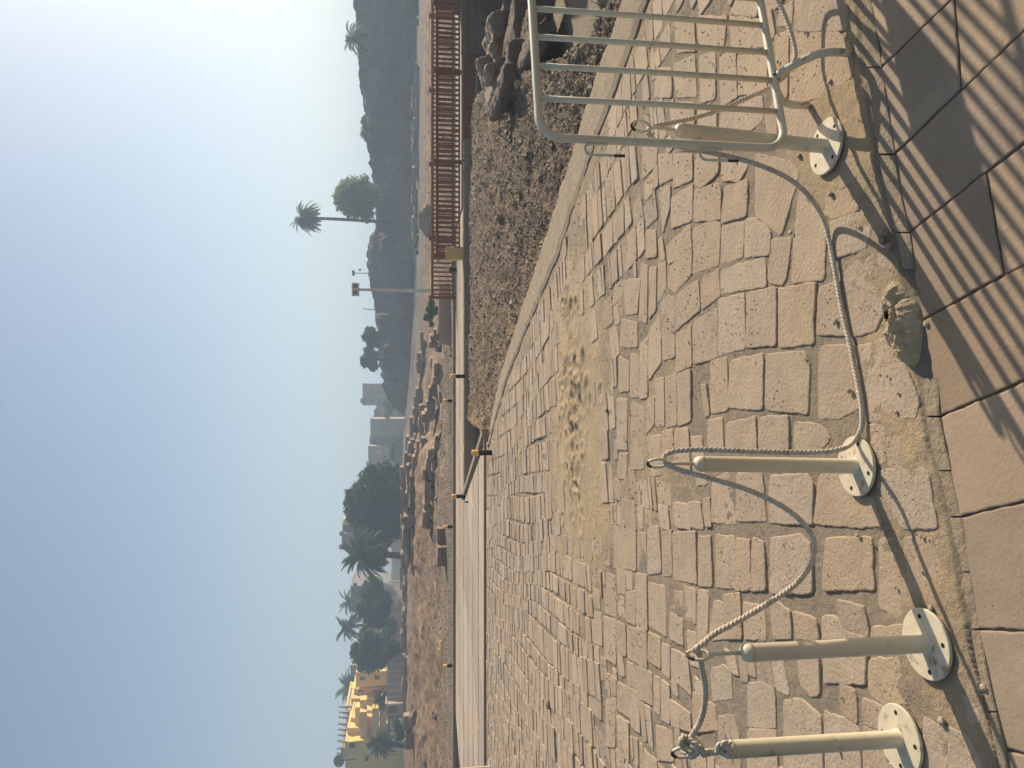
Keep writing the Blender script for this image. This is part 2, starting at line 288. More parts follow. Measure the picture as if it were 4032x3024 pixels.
tr(2000, 0, .678, [[(1440,900),(1640,940),(1690,1010),(1590,1360),(1440,1250)],[(1265,1090),(1390,1050),(1385,1250),(1240,1290)],[(1085,1110),(1215,1070),(1235,1100),(1235,1270),(1080,1280)],[(1240,930),(1400,950),(1340,1050),(1240,1040)],[(1695,1035),(1850,1025),(1840,1300),(1830,1620),(1650,1640),(1665,1370)],
 [(1090,900),(1220,900),(1220,1000),(1120,1090),(1085,1060)],[(960,900),(1070,900),(1070,1040),(960,1090)],[(870,900),(950,900),(960,1030),(880,1070)],[(780,830),(870,830),(860,960),(775,1040)],[(950,1150),(1070,1080),(1070,1280),(950,1320)],[(880,1100),(945,1080),(940,1200),(900,1350)],[(925,1430),(1060,1300),(1060,1480),(930,1530)],
 [(1680,10),(1900,-20),(1965,30),(1970,160),(1900,175),(1675,170)],[(1660,190),(1900,190),(1990,260),(2000,440),(1870,560),(1640,590),(1640,320)],[(1545,210),(1630,190),(1620,560),(1580,580)],[(1240,640),(1480,560),(1480,690),(1380,780),(1230,770)],[(1330,330),(1500,330),(1500,520),(1340,550)],[(1230,330),(1320,300),(1330,560),(1240,620)],[(1110,330),(1200,300),(1200,570),(1120,590)],
 [(960,380),(1080,320),(1090,560),(980,560)],[(860,400),(950,400),(950,560),(850,560)],[(1580,60),(1650,10),(1640,150),(1560,140)],[(1290,100),(1480,120),(1500,270),(1300,270)],[(1100,100),(1270,100),(1250,270),(1110,280)],[(1590,610),(1750,620),(1800,760),(1830,880),(1660,870),(1600,740)],[(1350,-60),(1440,-70),(1450,90),(1290,80)],[(1480,-100),(1640,-100),(1560,40),(1470,60)],[(960,100),(1080,100),(1090,290),(980,300)],[(960,600),(1080,600),(1080,870),(980,870)],[(1100,620),(1210,640),(1210,870),(1110,870)]])
tr(1800, 900, .663, [[(990,310),(1090,300),(1070,500),(1000,510)],[(940,330),(985,310),(985,400),(920,460)],[(1120,20),(1180,10),(1185,160),(1120,170)],[(1250,100),(1380,20),(1395,110),(1250,200)],[(1260,230),(1395,130),(1390,270),(1290,380),(1250,340)],[(1300,400),(1430,310),(1440,480),(1300,600)],[(980,540),(1070,560),(1070,700),(970,700)],[(1090,210),(1130,230),(1125,560),(1080,540)],
 [(1140,240),(1185,230),(1180,490),(1140,530)],[(1195,200),(1235,180),(1240,350),(1190,440)],[(1210,450),(1250,400),(1290,420),(1290,760),(1225,780)],[(1140,620),(1205,500),(1212,790),(1140,900)],[(1085,690),(1130,640),(1130,1000),(1085,1010)],[(960,760),(1020,800),(1020,960),(960,970)],[(1025,740),(1075,760),(1080,1000),(1025,1000)],[(1300,640),(1385,580),(1390,810),(1300,850)],[(1235,890),(1300,860),(1300,1160),(1240,1180)],[(1310,870),(1385,840),(1385,1140),(1310,1170)],
 [(1175,900),(1225,890),(1230,1170),(1180,1170)],[(1140,1240),(1210,1230),(1210,1460),(1140,1470)],[(1215,1210),(1280,1200),(1285,1300),(1215,1440)],[(950,1010),(1010,1015),(1005,1310),(950,1310)],[(1030,1030),(1110,1060),(1110,1420),(1030,1430)],[(960,1340),(1010,1340),(1000,1490),(950,1480)],[(1130,1010),(1170,1000),(1170,1160),(1125,1220)]])
TW = [np.array([GO(x, y) for x, y in p]) for p in T]
def inpoly(x, y, P):
    c = False; n = len(P); j = n-1
    for i in range(n):
        if (P[i][1] > y) != (P[j][1] > y) and x < (P[j][0]-P[i][0])*(y-P[i][1])/(P[j][1]-P[i][1])+P[i][0]: c = not c
        j = i
    return c
TC = [(p.mean(0), np.abs(p-p.mean(0)).max()*1.5) for p in TW]
def hits(P):
    c = P.mean(0)
    pts = list(P)+[c]+[(p+c)/2 for p in P]+[(P[i]+P[i-1])/2 for i in range(len(P))]
    for (tc, trr), tp in zip(TC, TW):
        if np.abs(c-tc).max() < trr+.4:
            if any(inpoly(q[0], q[1], tp) for q in pts) or any(inpoly(q[0], q[1], P) for q in tp) or inpoly(tc[0], tc[1], P): return True
    return False
GEN = []; TW2 = []; near_tints = [.35+.4*random.random() for _ in TW]
dirx = np.array([-.20, .98]); dirx /= np.linalg.norm(dirx); perp = np.array([dirx[1], -dirx[0]])
xc = -13.5
while xc < 8:
    wd = random.uniform(.17, .36); s = 1.3+random.uniform(0, .3)
    while s < 16.2:
        ln = random.choice([.08, .10, .12, .15, .19, .25])*random.uniform(.85, 1.2)*(1 if s < 5.5 else .82)
        wob = lambda q: .06*math.sin(q*1.1+xc*3)
        a = [(xc+wob(s), s), (xc+wd+wob(s), s+random.uniform(-.03, .03)), (xc+wd+wob(s+ln), s+ln), (xc+wob(s+ln), s+ln+random.uniform(-.03, .03))]
        g = .005+.008*random.random(); j = .014
        c = (xc+wd/2, s+ln/2)
        def shr(p): return (p[0]+math.copysign(g*.7, c[0]-p[0])+random.uniform(-j, j)*.7, p[1]+math.copysign(g*.55, c[1]-p[1])+random.uniform(-j, j)*.6)
        P = [shr(p) for p in a]
        if random.random() < .3: P.insert(random.randint(1, 3), None)
        P2 = []
        for k, p in enumerate(P):
            if p is None:
                q0, q1 = P[k-1], P[(k+1) % len(P)]
                p = ((q0[0]+q1[0])/2+(q0[0]+q1[0]-2*c[0])*.06, (q0[1]+q1[1])/2+(q0[1]+q1[1]-2*c[1])*.06)
            P2.append(perp*p[0]+dirx*p[1])
        P2 = np.array(P2)[::-1]; cc = P2.mean(0)
        ok = cc[1] < 15.3 and cc[1] > yo(cc[0])+.2 and abs(cc[0]/cc[1]) < .70 and max(P2[:, 0]-xb(P2[:, 1])) < -.03 and min(P2[:, 1]-yo(P2[:, 0])) > .03
        if ok and ((cc[0]+.1)/1.45)**2+((cc[1]-7.15)/.55)**2 < 1+.5*math.sin(cc[0]*5): ok = False
        if ok and random.random() < .03: ok = False
        if ok and cc[1] < 6.5 and hits(P2):
            ok = False
            for sc_ in ((.8, 1), (1, .7), (.55, 1), (.6, .6), (.4, .8)):
                for ox_ in (-.09, 0, .09):
                    P3_ = cc+(P2-cc)*np.array(sc_)+np.array([ox_, 0])
                    if not hits(P3_): ok = True; P2 = P3_; break
                if ok: break
            if ok: TW2.append(P2); TW.append(P2); TC.append((P2.mean(0), np.abs(P2-P2.mean(0)).max()*1.5)); near_tints.append(random.random()); ok = False
        if ok: GEN.append(P2)
        s += ln
    xc += wd
def stones(polys, name, mt, ztop, thick, zj=.004, rnd=True, tints=None, edge=.006, inset=.008, sp=.02, grow=0):
    V = []; F = []; tn = []
    for pi_, P in enumerate(polys):
        P = np.array(P, float)
        ar = 0.5*np.sum(P[:, 0]*np.roll(P[:, 1], -1)-np.roll(P[:, 0], -1)*P[:, 1])
        if ar < 0: P = P[::-1]
        c = P.mean(0); d = max(1, np.linalg.norm(c)/2.6)
        st = sp*d if d < 3.2 else sp*d*2
        if rnd:                                           # round the corners
            Q = []
            for i in range(len(P)):
                a, b, e = P[i-1], P[i], P[(i+1) % len(P)]
                la, le = np.linalg.norm(a-b), np.linalg.norm(e-b); r = min(.014*random.uniform(.3, 1.8), la*.3, le*.3)
                Q += [b+(a-b)/la*r, b+((a-b)/la+(e-b)/le)*r*.22, b+(e-b)/le*r]
            P = np.array(Q)
        out = []
        for i in range(len(P)):
            a, b = P[i], P[(i+1) % len(P)]; n = max(1, int(np.linalg.norm(b-a)/st))
            for k in range(n): out.append(a+(b-a)*k/n)
        O = np.array(out); n = len(O)
        ph = random.random()*50
        nn = np.roll(O, -1, 0)-np.roll(O, 1, 0); nn = np.stack([nn[:, 1], -nn[:, 0]], -1); nn /= np.maximum(np.linalg.norm(nn, axis=1, keepdims=True), 1e-6)
        am = grow+(fbm(O[:, 0]*20+ph, O[:, 1]*20, 3)*.012+fbm(O[:, 0]*70+ph, O[:, 1]*70, 2)*.007) if rnd else fbm(O[:, 0]*30+ph, O[:, 1]*30, 3)*.008
        O = O+nn*am[:, None]
        z0 = ztop+(random.uniform(-zj, zj) if rnd else random.uniform(-.0015, .0015)); tl = (random.uniform(-.012, .012), random.uniform(-.012, .012)) if rnd else (0, 0)
        zz = lambda Q: z0+(Q[:, 0]-c[0])*tl[0]+(Q[:, 1]-c[1])*tl[1]
        base = len(V); I1 = O-nn*inset*.35; I2 = O-nn*inset
        rz = [O*1.0, O*1.0, I1, I2]; zs = [np.full(n, ztop-thick), zz(O)-edge, zz(I1)-edge*.3, zz(I2)]
        for q, z in zip(rz, zs): V += [(a[0], a[1], b) for a, b in zip(q, z)]
        for r_ in range(3):
            for k in range(n): F.append((base+r_*n+k, base+r_*n+(k+1) % n, base+(r_+1)*n+(k+1) % n, base+(r_+1)*n+k))
        F.append(tuple(base+3*n+k for k in range(n)))
        tn += [random.random() if tints is None else tints[pi_]]*(3*n+1)
    me = bpy.data.meshes.new(name); me.from_pydata(V, [], F); me.materials.append(mt)
    a = me.attributes.new('tint', 'FLOAT', 'FACE'); a.data.foreach_set('value', tn); me.update()
    return link(bpy.data.objects.new(name, me))
tag(stones(TW, 'paving', M['stone'], .0018, .03, .0025, edge=.005, inset=.006, tints=near_tints, grow=.009), kind='structure')
GN = [p for p in GEN if p[:, 1].mean() < 6]; GF = [p for p in GEN if p[:, 1].mean() >= 6]
tag(stones(GN, 'paving', M['stone'], .004, .03, .005, edge=.006, inset=.006), kind='structure')
tag(stones(GF, 'paving', M['stone'], .006, .03, .008, edge=.007, inset=.007, grow=.004), kind='structure')
# ---- large smooth slabs at the viewer's feet
def jt(p, q, x): return (x, p[1]+(q[1]-p[1])*(x-p[0])/(q[0]-p[0]))
J = [((3430, -420), (3745, -900)), ((3468, 265), (3745, 0)), ((3520, 608), (4032, 115)), ((3580, 915), (4032, 560)), ((3635, 1260), (4032, 1040)), ((3697, 1640), (4032, 1500)), ((3779, 2035), (4032, 1975)), ((3850, 2478), (4032, 2485)), ((3955, 2949), (4032, 2970)), ((4060, 3480), (4200, 3545))]
XF = 9000; SL = []
inner = {1: [(3428, 0), (3432, 60), (3470, 200)], 2: [(3490, 400), (3505, 520)], 3: [(3545, 780)], 4: [(3600, 1080)], 5: [(3660, 1400)], 6: [(3740, 1850)], 7: [(3815, 2250)], 8: [(3900, 2720)], 9: [(4000, 3200)]}
cross = {2: (3757, 3783), 4: (3882, 3952)}
for i in range(1, len(J)):
    a, b = J[i-1], J[i]
    def sh(p, q, k):                                      # leave an open joint
        return (p[0], p[1]+k)
    A0 = sh(a[0], a[1], 5); A1 = sh(jt(a[0], a[1], XF), 0, 12); B0 = sh(b[0], b[1], -5); B1 = sh(jt(b[0], b[1], XF), 0, -12)
    mid = inner.get(i, [])
    if i in cross:
        xa_, xb_ = cross[i]; ca = sh(jt(a[0], a[1], xa_), 0, 5); cb = sh(jt(b[0], b[1], xb_), 0, -5)
        SL.append([A0]+mid+[B0, (cb[0]-4, cb[1]), (ca[0]-4, ca[1])]); SL.append([(ca[0]+4, ca[1]), (cb[0]+4, cb[1]), B1, A1])
    else: SL.append([A0]+mid+[B0, B1, A1])
SLW = [[GO(x, y, SLZ) for x, y in p] for p in SL]
tag(stones(SLW, 'pavement', M['slab'], SLZ, .04, rnd=False, edge=.003, inset=.006, sp=.012), kind='structure')
STR = []
cut = [0, 265, 608, 915, 1180]
for c0_, c1_ in [(-60, 262), (268, 604), (612, 912), (918, 1060), (1490, 1636), (1644, 1850), (1856, 2031), (2039, 2250), (2256, 2474), (2482, 2800), (2806, 3100)]:
    ysr = np.linspace(c0_, c1_, 5)
    fo_ = lambda y: float(np.interp(y, [q[1] for q in EDGE_O], [q[0] for q in EDGE_O])); fi_ = lambda y: float(np.interp(y, [q[1] for q in EDGE_I], [q[0] for q in EDGE_I]))
    kk = lambda y: fo_(y)+(fi_(y)-fo_(y))*.22
    STR.append(([GO(kk(y), y, -.006) for y in ysr], [GO(fi_(y)-2, y, -.006) for y in ysr]))
# raised edge band between paving and gravel
def ribbon(name, L_, R_, zt, zb, mt, nseg=160, noise=.03):
    L_ = np.array(L_); R_ = np.array(R_)
    def rs(P):
        d = np.r_[0, np.cumsum(np.linalg.norm(np.diff(P, axis=0), axis=1))]; t = np.linspace(0, d[-1], nseg)
        return np.stack([np.interp(t, d, P[:, 0]), np.interp(t, d, P[:, 1])], -1)
    a, b = rs(L_), rs(R_); V = []; Fc = []
    for i in range(nseg):
        n_ = (float(fbm(np.array([a[i, 0]*3]), np.array([a[i, 1]*3]), 4)[0])*2+float(fbm(np.array([a[i, 0]*14]), np.array([a[i, 1]*14]), 3)[0])*1.2)*noise; u = a[i]+(b[i]-a[i])*(n_*.8); v = b[i]+(b[i]-a[i])*(n_)
        zz = zt+n_*.4
        m0 = u+(v-u)*.12; m1 = u+(v-u)*.88
        V += [(u[0], u[1], zb), (u[0], u[1], zz-min(.015, .006+zt*.4+.004)), (m0[0], m0[1], zz), (m1[0], m1[1], zz-.003), (v[0], v[1], zz-(.02 if zt > 0 else .006)), (v[0], v[1], zb)]
    for i in range(nseg-1):
        for k in range(5): Fc.append((i*6+k, (i+1)*6+k, (i+1)*6+k+1, i*6+k+1))
    m = MB(); m.add(V, Fc); return m
for k_, (l_, r_) in enumerate(STR):
    tag(ribbon('pavement_edge', l_, r_, -.004, -.04, M['band'], 50, .022).build('pavement_edge', M['band']), kind='structure')
bo = bd.copy(); nb = np.array([.96, .28])
wb = np.interp(bo[:, 1], [3, 8, 15], [.34, .42, .3])[:, None]
tag(ribbon('kerb', bo, np.array([G(*q) for q in BAND2]), .022, -.5, M['band'], 420).build('kerb', M['band']), kind='structure')
# ---- walkway of smooth slabs
WY0, WY1 = 15.55, 24.9
WALK = []
kx = lambda y: np.interp(y, [15.45, 21.4, 40], [-1.25, -3.45, -10])   # diagonal kerb
yrows = [15.62, 16.9, 18.3, 19.8, 21.4, 23.1, 24.9]
for k in range(len(yrows)-1):
    y0, y1 = yrows[k]+.05, yrows[k+1]-.05; x = -17+random.random()
    while x < 14:
        wd = random.uniform(1.5, 2.4); sk = .9
        p = [(x+sk*k, y0), (x+wd-.09+sk*k, y0), (x+wd-.09+sk*(k+1), y1), (x+sk*(k+1), y1)]
        if k < 4:
            q = [(min(px_, kx(py_)), py_) for px_, py_ in p]
            if q[0][0] > q[1][0]-.02 and q[3][0] > q[2][0]-.02: x += wd; continue
            q2 = []
            for z_ in q:
                if not q2 or math.dist(z_, q2[-1]) > .03: q2.append(z_)
            if len(q2) > 2: WALK.append(q2)
        elif x < 13: WALK.append(p)
        x += wd
tag(stones(WALK, 'walkway', M['walk'], .03, .12, rnd=False, edge=.008, inset=.015, sp=.15), kind='structure')
mb = MB()
mb.box((-12, 15.53, -.02), (22, .1, .13)); mb.box((1.75, 21.34, -.16), (10.7, .12, .36)); mb.box((-1, 25.0, .05), (32, .18, .14))
p0, p1 = Vector((-1.12, 15.5, 0)), Vector((-3.4, 21.4, 0)); dd = p1-p0
mb.box(((p0.x+p1.x)/2+.1, (p0.y+p1.y)/2, -.06), (.14, dd.length, .30), math.atan2(-dd.x, dd.y))
mb.box((.2, 15.0, -.03), (.01, .01, .01))
tag(mb.build('kerb', M['block']), kind='structure')
# ================================================================ terrain
LIP = np.array([(2.75, 2.5)]+[G(x, y, -.12) for x, y in [(1345, 0), (1292, 66), (1262, 102), (1212, 129), (1153, 164), (1110, 172), (1055, 191), (1022, 219)]]+[(6.9, 30)])
print('LIP', LIP)
xl = lambda y: np.interp(y, LIP[:, 1], LIP[:, 0])
tn1, tn2 = 760, 700
YY = 3.6*(320/3.6)**np.linspace(0, 1, tn1); rr = np.linspace(-.95, .95, tn2)
Xt = rr[None, :]*YY[:, None]; Yt = np.repeat(YY[:, None], tn2, 1)
def terrain(X, Y):
    u = X/np.maximum(Y, 1)
    far = -.03+sstep(26, 62, Y)*(.25+1.3*sstep(.12, -.16, u)) + sstep(60, 130, Y)*(.5+.5*sstep(.1, -.1, u))
    mound = sstep(30, 44, Y)*sstep(66, 50, Y)*sstep(-.03, -.17, u)
    far = far+mound*(.25+fbm(X*.35, Y*.35, 4)*.7)+sstep(27, 34, Y)*(fbm(X*.7, Y*.7, 5)*.22+fbm(X*.14, Y*.14, 3)*.35*sstep(32, 60, Y)*(u < .3))
    far = far+sstep(30, 36, Y)*sstep(75, 60, Y)*(fbm(X*2.6, Y*2.6, 4)*.16+np.abs(fbm(X*1.1+5, Y*.9, 4))*.5-.08)
    # hollow of the dug ruins in the middle
    pit = sstep(34, 37, Y)*sstep(66, 56, Y)*sstep(-.10, -.06, u)*sstep(.22, .16, u)
    far = far-pit*.75
    # gravel wedge
    db = X-xb(Y)
    g = -.05-.012*db+fbm(X*1.1, Y*1.1, 4)*.10+fbm(X*3.2, Y*3.2, 5)*.20+fbm(X*16, Y*16, 3)*.05
    hum = np.exp(-((X-5.0)/1.6)**2-((Y-17.4)/3)**2)*.12+np.exp(-((X-2.2)/1.2)**2-((Y-14)/3)**2)*.03
    g = g+hum-.06*sstep(19.5, 21.2, Y)
    dl = X-xl(Y)+fbm(X*1.5, Y*1.5, 3)*.5
    g = g-sstep(-.1, .9, dl)*3.2*(1+fbm(X*.8, Y*.8, 3)*.2)+np.exp(-(dl+.1)**2/.08)*.05
    z = np.where(Y < 26, g, far)
    z = np.where((Y >= 26) & (Y < 30) & (X > 5.5), far, z)
    inpl = (X < xb(Y)+.1) & (Y < 21.4)
    z = np.where(inpl, -.45, z)
    z = np.where((Y > 21.3) & (Y < 24.85) & (X < 7.0), -.12, z)
    z = np.where((Y > 24.85) & (Y < 26) & (X < 7.0), -.03, z)
    return z
Zt = terrain(Xt, Yt)
col = np.ones(Xt.shape+(4,), np.float32)
warm = np.clip(sstep(1.5, .1, (Xt-xb(Yt)))*(Yt < 21)+fbm(Xt*.8, Yt*.8, 3)*.8, 0, 1)
dirt = sstep(33, 37, Yt)
gvl = np.stack([1.0+.6*warm, 1.0+.45*warm, 1.0+.2*warm], -1)
drt = np.stack([np.full(Xt.shape, 1.0), np.full(Xt.shape, .9), np.full(Xt.shape, .84)], -1)
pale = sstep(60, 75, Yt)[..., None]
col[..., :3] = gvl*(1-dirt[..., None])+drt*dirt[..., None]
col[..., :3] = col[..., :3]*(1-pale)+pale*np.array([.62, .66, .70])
wob = sstep(.5, .62, vn(Xt*.35, Yt*.35)*.6+vn(Xt*1.3, Yt*.9)*.4)[..., None]
col[..., :3] *= 1+.3*wob*(Yt > 30)[..., None]
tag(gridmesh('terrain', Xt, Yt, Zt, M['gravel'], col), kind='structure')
# far plain and the ground round the viewer
mb = MB(); mb.add([(-3000, 300, 1.2), (3000, 300, 1.2), (3000, 3500, 1.2), (-3000, 3500, 1.2)], [(0, 1, 2, 3)])
mb.add([(-40, -30, -.6), (40, -30, -.6), (40, 3.7, -.6), (-40, 3.7, -.6)], [(0, 1, 2, 3)])
tag(mb.build('ground', M['gravel']), kind='structure')
# ---- gravel chips
def chips(name, pts, sizes, mt, tint=True):
    n = len(pts); base = np.array([(1, 0, 0), (0, 1, 0), (-1, 0, 0), (0, -1, 0), (0, 0, 1), (0, 0, -1), (.7, .7, .5), (-.7, .6, .4)], float)[:6]
    fc = np.array([(0, 1, 4), (1, 2, 4), (2, 3, 4), (3, 0, 4), (1, 0, 5), (2, 1, 5), (3, 2, 5), (0, 3, 5)])
    V = base[None]*RN.uniform(.6, 1.3, (n, 6, 3)); V[..., 2] *= .6
    a = RN.uniform(0, 6.28, n); ca, sa = np.cos(a), np.sin(a)
    x = V[..., 0]*ca[:, None]-V[..., 1]*sa[:, None]; y = V[..., 0]*sa[:, None]+V[..., 1]*ca[:, None]
    V = np.stack([x, y, V[..., 2]], -1)*sizes[:, None, None]+pts[:, None, :]
    Fq = (fc[None]+(np.arange(n)*6)[:, None, None]).reshape(-1, 3)
    return npmesh(name, V.reshape(-1, 3), Fq, mt, False, fcol=np.repeat(RN.random(n), 8))
N_ = 52000
yy = 4.2*(25/4.2)**RN.random(N_); xx = xb(yy)+.3+RN.random(N_)*(xl(yy)+.5-xb(yy)-.3)
k = (yy < 21.2); xx, yy = xx[k], yy[k]; zz = terrain(xx, yy)
sz = RN.uniform(.004, .013, len(xx))*(1+yy/12)*np.where(RN.random(len(xx)) < .05, RN.uniform(1.5, 3.5, len(xx)), 1)
tag(chips('gravel', np.stack([xx, yy, zz], -1), sz, M['pebble']), 'loose grey brown gravel covering the sloping wedge beside the paving', 'gravel', kind='stuff')
N_ = 14000
yy = 25.3+RN.random(N_)**1.5*10; xx = (RN.random(N_)-.5)*1.1*yy; zz = terrain(xx, yy)
k = ~((xx > 5) & (yy < 26.5)); xx, yy, zz = xx[k], yy[k], zz[k]
tag(chips('gravel', np.stack([xx, yy, zz], -1), RN.uniform(.02, .06, len(xx)), M['pebble']), 'loose gravel strip along the far side of the walkway', 'gravel', kind='stuff')
N_ = 5200
yy = 2.1*(6.5/2.1)**RN.random(N_); xx = (RN.random(N_)-.5)*1.15*yy; k = (yy > yo(xx)) & (xx < xb(yy)); xx, yy = xx[k], yy[k]
cl = .12+vn(xx*3.5, yy*3.5)+np.exp(-((yy-yo(xx))/.12)**2)*.45; k = cl > .62; xx, yy = xx[k], yy[k]
tag(chips('grit', np.stack([xx, yy, np.full(len(xx), .004)], -1), RN.uniform(.0012, .0042, len(xx))*(yy/2.3), M['pebble']), 'fine grit and crumbs lying in the joints of the paving', 'grit', kind='stuff')
N_ = 15000
yy = 4.8*(15.2/4.8)**RN.random(N_); xx = (RN.random(N_)-.5)*1.15*yy; k = (xx < xb(yy)-.05) & (fbm(xx*1.7, yy*1.1, 3)+.25 > RN.random(N_)*.5); xx, yy = xx[k], yy[k]
tag(chips('grit', np.stack([xx, yy, np.full(len(xx), .007)], -1), RN.uniform(.003, .009, len(xx))*(yy/7), M['pebble']), 'crumbs and chips strewn over the distant paving', 'grit', kind='stuff')
N_ = 700
xx = RN.normal(-.1, .75, N_); yy = RN.normal(7.2, .30, N_)
tag(chips('sand_clods', np.stack([xx, yy, np.full(N_, .006)], -1), RN.uniform(.004, .013, N_), M['sand']), 'crumbly sand clods in the churned patch of the paving', 'sand', kind='stuff')
N_ = 900
yy = RN.uniform(1.2, 2.6, N_); xx = RN.uniform(-1.2, 1.7, N_); k = (yy < yi_(xx)) & (vn(xx*5, yy*5) > .5); xx, yy = xx[k], yy[k]
tag(chips('grit', np.stack([xx, yy, np.full(len(xx), SLZ+.001)], -1), RN.uniform(.0008, .0026, len(xx)), M['pebble']), 'scattered sand grains on the smooth slabs', 'grit', kind='stuff')
N_ = 1300
yy = 32+RN.random(N_)*28; xx = (RN.random(N_)-.55)*1.0*yy; k = (vn(xx*.3, yy*.3) > .5) & ((xx/yy < -.05) | (xx/yy > .2)); xx, yy = xx[k], yy[k]
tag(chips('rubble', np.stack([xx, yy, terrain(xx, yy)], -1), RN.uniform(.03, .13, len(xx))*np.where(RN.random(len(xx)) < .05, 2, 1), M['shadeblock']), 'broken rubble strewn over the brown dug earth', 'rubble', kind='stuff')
# ================================================================ rope stanchions
def make_stanchion(label):
    t = thing('rope_stanchion', label, 'stanchion', group='cream rope stanchions')
    m = MB(); m.lathe([(.108, 0), (.110, .002), (.1105, .010), (.108, .0125)], 48, (0, 0, .004)); pl = m.build('base_plate', M['creamplate'], t)
    for k in range(4):
        a = k*math.pi/2+.6; b = MB(); b.lathe([(.0075, 0), (.0075, .001)], 12, (.084*math.cos(a), .084*math.sin(a), .0168)); b.build('bolt_hole', M['dark'], pl)
    m = MB(); m.lathe([(.034, .014), (.031, .018), (.0285, .024), (.028, .03), (.028, .60), (.0285, .601)], 28); m.build('pole', M['cream'], t)
    m = MB(); m.lathe([(.0285, .600), (.0285, .612), (.026, .622), (.020, .630), (.010, .634), (.004, .635)], 28); m.build('cap', M['cream'], t)
    m = MB(); m.tube([(0, 0, .632), (.001, 0, .69), (0, 0, .738)], .0062, 10); m.build('rod', M['cream'], t)
    m = MB(); n = 28; m.tube([(.0225*math.sin(a), 0, .771+.035*math.cos(a)) for a in [2*math.pi*i/n for i in range(n)]], .0052, 10, closed=True); rg = m.build('ring', M['cream'], t)
    m = MB(); m.tube([(.0225*math.sin(a), 0, .771+.035*math.cos(a)) for a in [math.pi*(-.35+.5*i/14) for i in range(15)]], [.0030]+[.0056]*13+[.0030], 10); m.build('worn_patch', M['wornblack'], rg)
    return t
def copy_tree(o, parent=None):
    c = o.copy(); C.objects.link(c); c.parent = parent
    for ch in [x for x in list(bpy.data.objects) if x.parent == o]: copy_tree(ch, c)
    return c
SP = [('cream rope stanchion at the lower left with the rope knotted to its ring', (-1.19, 2.262), R(-25), (0, R(.6))),
      ('cream rope stanchion with rusty cap, its ring seen edge on, second from the knotted end', (-.827, 2.135), R(72), (0, R(.3))),
      ('cream rope stanchion in the middle with rope falling straight down beside it', (-.303, 2.505), R(-45), (0, R(1.7))),
      ('cream rope stanchion partly hidden behind the end of the barred barrier', (.936, 2.700), R(10), (0, R(3.2))),
      ('short cream post far off at the left edge of the paving by the walkway', (-7.72, 14.75), R(5), (0, 0)),
      ]
st0 = make_stanchion(SP[0][0])
for i, (lb, loc, rz, tilt) in enumerate(SP):
    o = st0 if i == 0 else copy_tree(st0)
    o['label'] = lb; o.location = (loc[0], loc[1], .004 if i < 4 else 0)
    o.rotation_euler = (tilt[0], tilt[1], rz) if False else (Matrix.Rotation(tilt[1], 3, 'Y') @ Matrix.Rotation(rz, 3, 'Z')).to_euler()
# ---- rope
def catmull(P, step):
    P = [Vector(p) for p in P]; out = []
    for i in range(len(P)-1):
        p0 = P[max(i-1, 0)]; p1 = P[i]; p2 = P[i+1]; p3 = P[min(i+2, len(P)-1)]
        n = max(2, int((p2-p1).length/step))
        for k in range(n):
            t = k/n
            out.append(.5*((2*p1)+(p2-p0)*t+(2*p0-5*p1+4*p2-p3)*t*t+(3*p1-p0-3*p2+p3)*t**3))
    out.append(P[-1]); return out
def twisted(m, P, rad=.0095, pitch=.048, step=.0055):
    pts = catmull(P, step); up = Vector((0, 0, 1)); d = 0; fr = []
    for i, p in enumerate(pts):
        t = (pts[min(i+1, len(pts)-1)]-pts[max(i-1, 0)]).normalized()
        if i == 0:
            up = Vector((0, 0, 1)) if abs(t.z) < .8 else Vector((1, 0, 0))
        a = t.cross(up).normalized(); up = a.cross(t).normalized()
        if i: d += (p-pts[i-1]).length
        fr.append((p, a, up, d))
    for s_ in range(3):
        q = []
        for p, a, u, d in fr:
            an = 2*math.pi*(d/pitch+s_/3); q.append(p+(a*math.cos(an)+u*math.sin(an))*rad*.50)
        m.tube(q, [rad*.56*(1+.05*random.uniform(-1, 1)) for _ in q], 8)
def D3(x, y, Y): return A(x, y, Y)
RP = []
a0 = Vector((-1.170, 2.285, .752))
RP += [a0, D3(1497, 1585, 2.272), D3(1512, 1560, 2.26), D3(1522, 1525, 2.235), D3(1523, 1480, 2.21), D3(1516, 1440, 2.18), D3(1510, 1412, 2.158), D3(1502, 1403, 2.14), D3(1518, 1390, 2.145)]
RP += [D3(1545, 1368, 2.165), D3(1600, 1338, 2.19), D3(1680, 1290, 2.23), D3(1730, 1250, 2.27), D3(1757, 1200, 2.31), D3(1750, 1150, 2.36), D3(1700, 1100, 2.41), D3(1620, 1060, 2.45), D3(1540, 1035, 2.475), D3(1460, 1012, 2.498), D3(1437, 1000, 2.505), D3(1433, 991, 2.512)]
RP += [D3(1440, 981, 2.51), D3(1462, 974, 2.495), D3(1520, 971, 2.475), D3(1600, 974, 2.455), D3(1680, 976, 2.44), D3(1760, 977, 2.43), D3(1815, 970, 2.42)]
def GR(x, y, z=.014): g = G(x, y, z); return Vector((g[0], g[1], z))
RP += [GR(1842, 955, .035), GR(1860, 928, .018), GR(1862, 890), GR(1856, 845), GR(1846, 795), GR(1836, 745), GR(1825, 700), GR(1815, 650), GR(1805, 595), GR(1797, 550), GR(1790, 515, .018), GR(1782, 480, .035)]
RP += [D3(1766, 448, 2.655), D3(1735, 410, 2.615), D3(1690, 378, 2.60), D3(1620, 350, 2.62), D3(1540, 331, 2.65), D3(1470, 318, 2.68), D3(1420, 305, 2.70), D3(1402, 292, 2.712), D3(1400, 281, 2.72)]
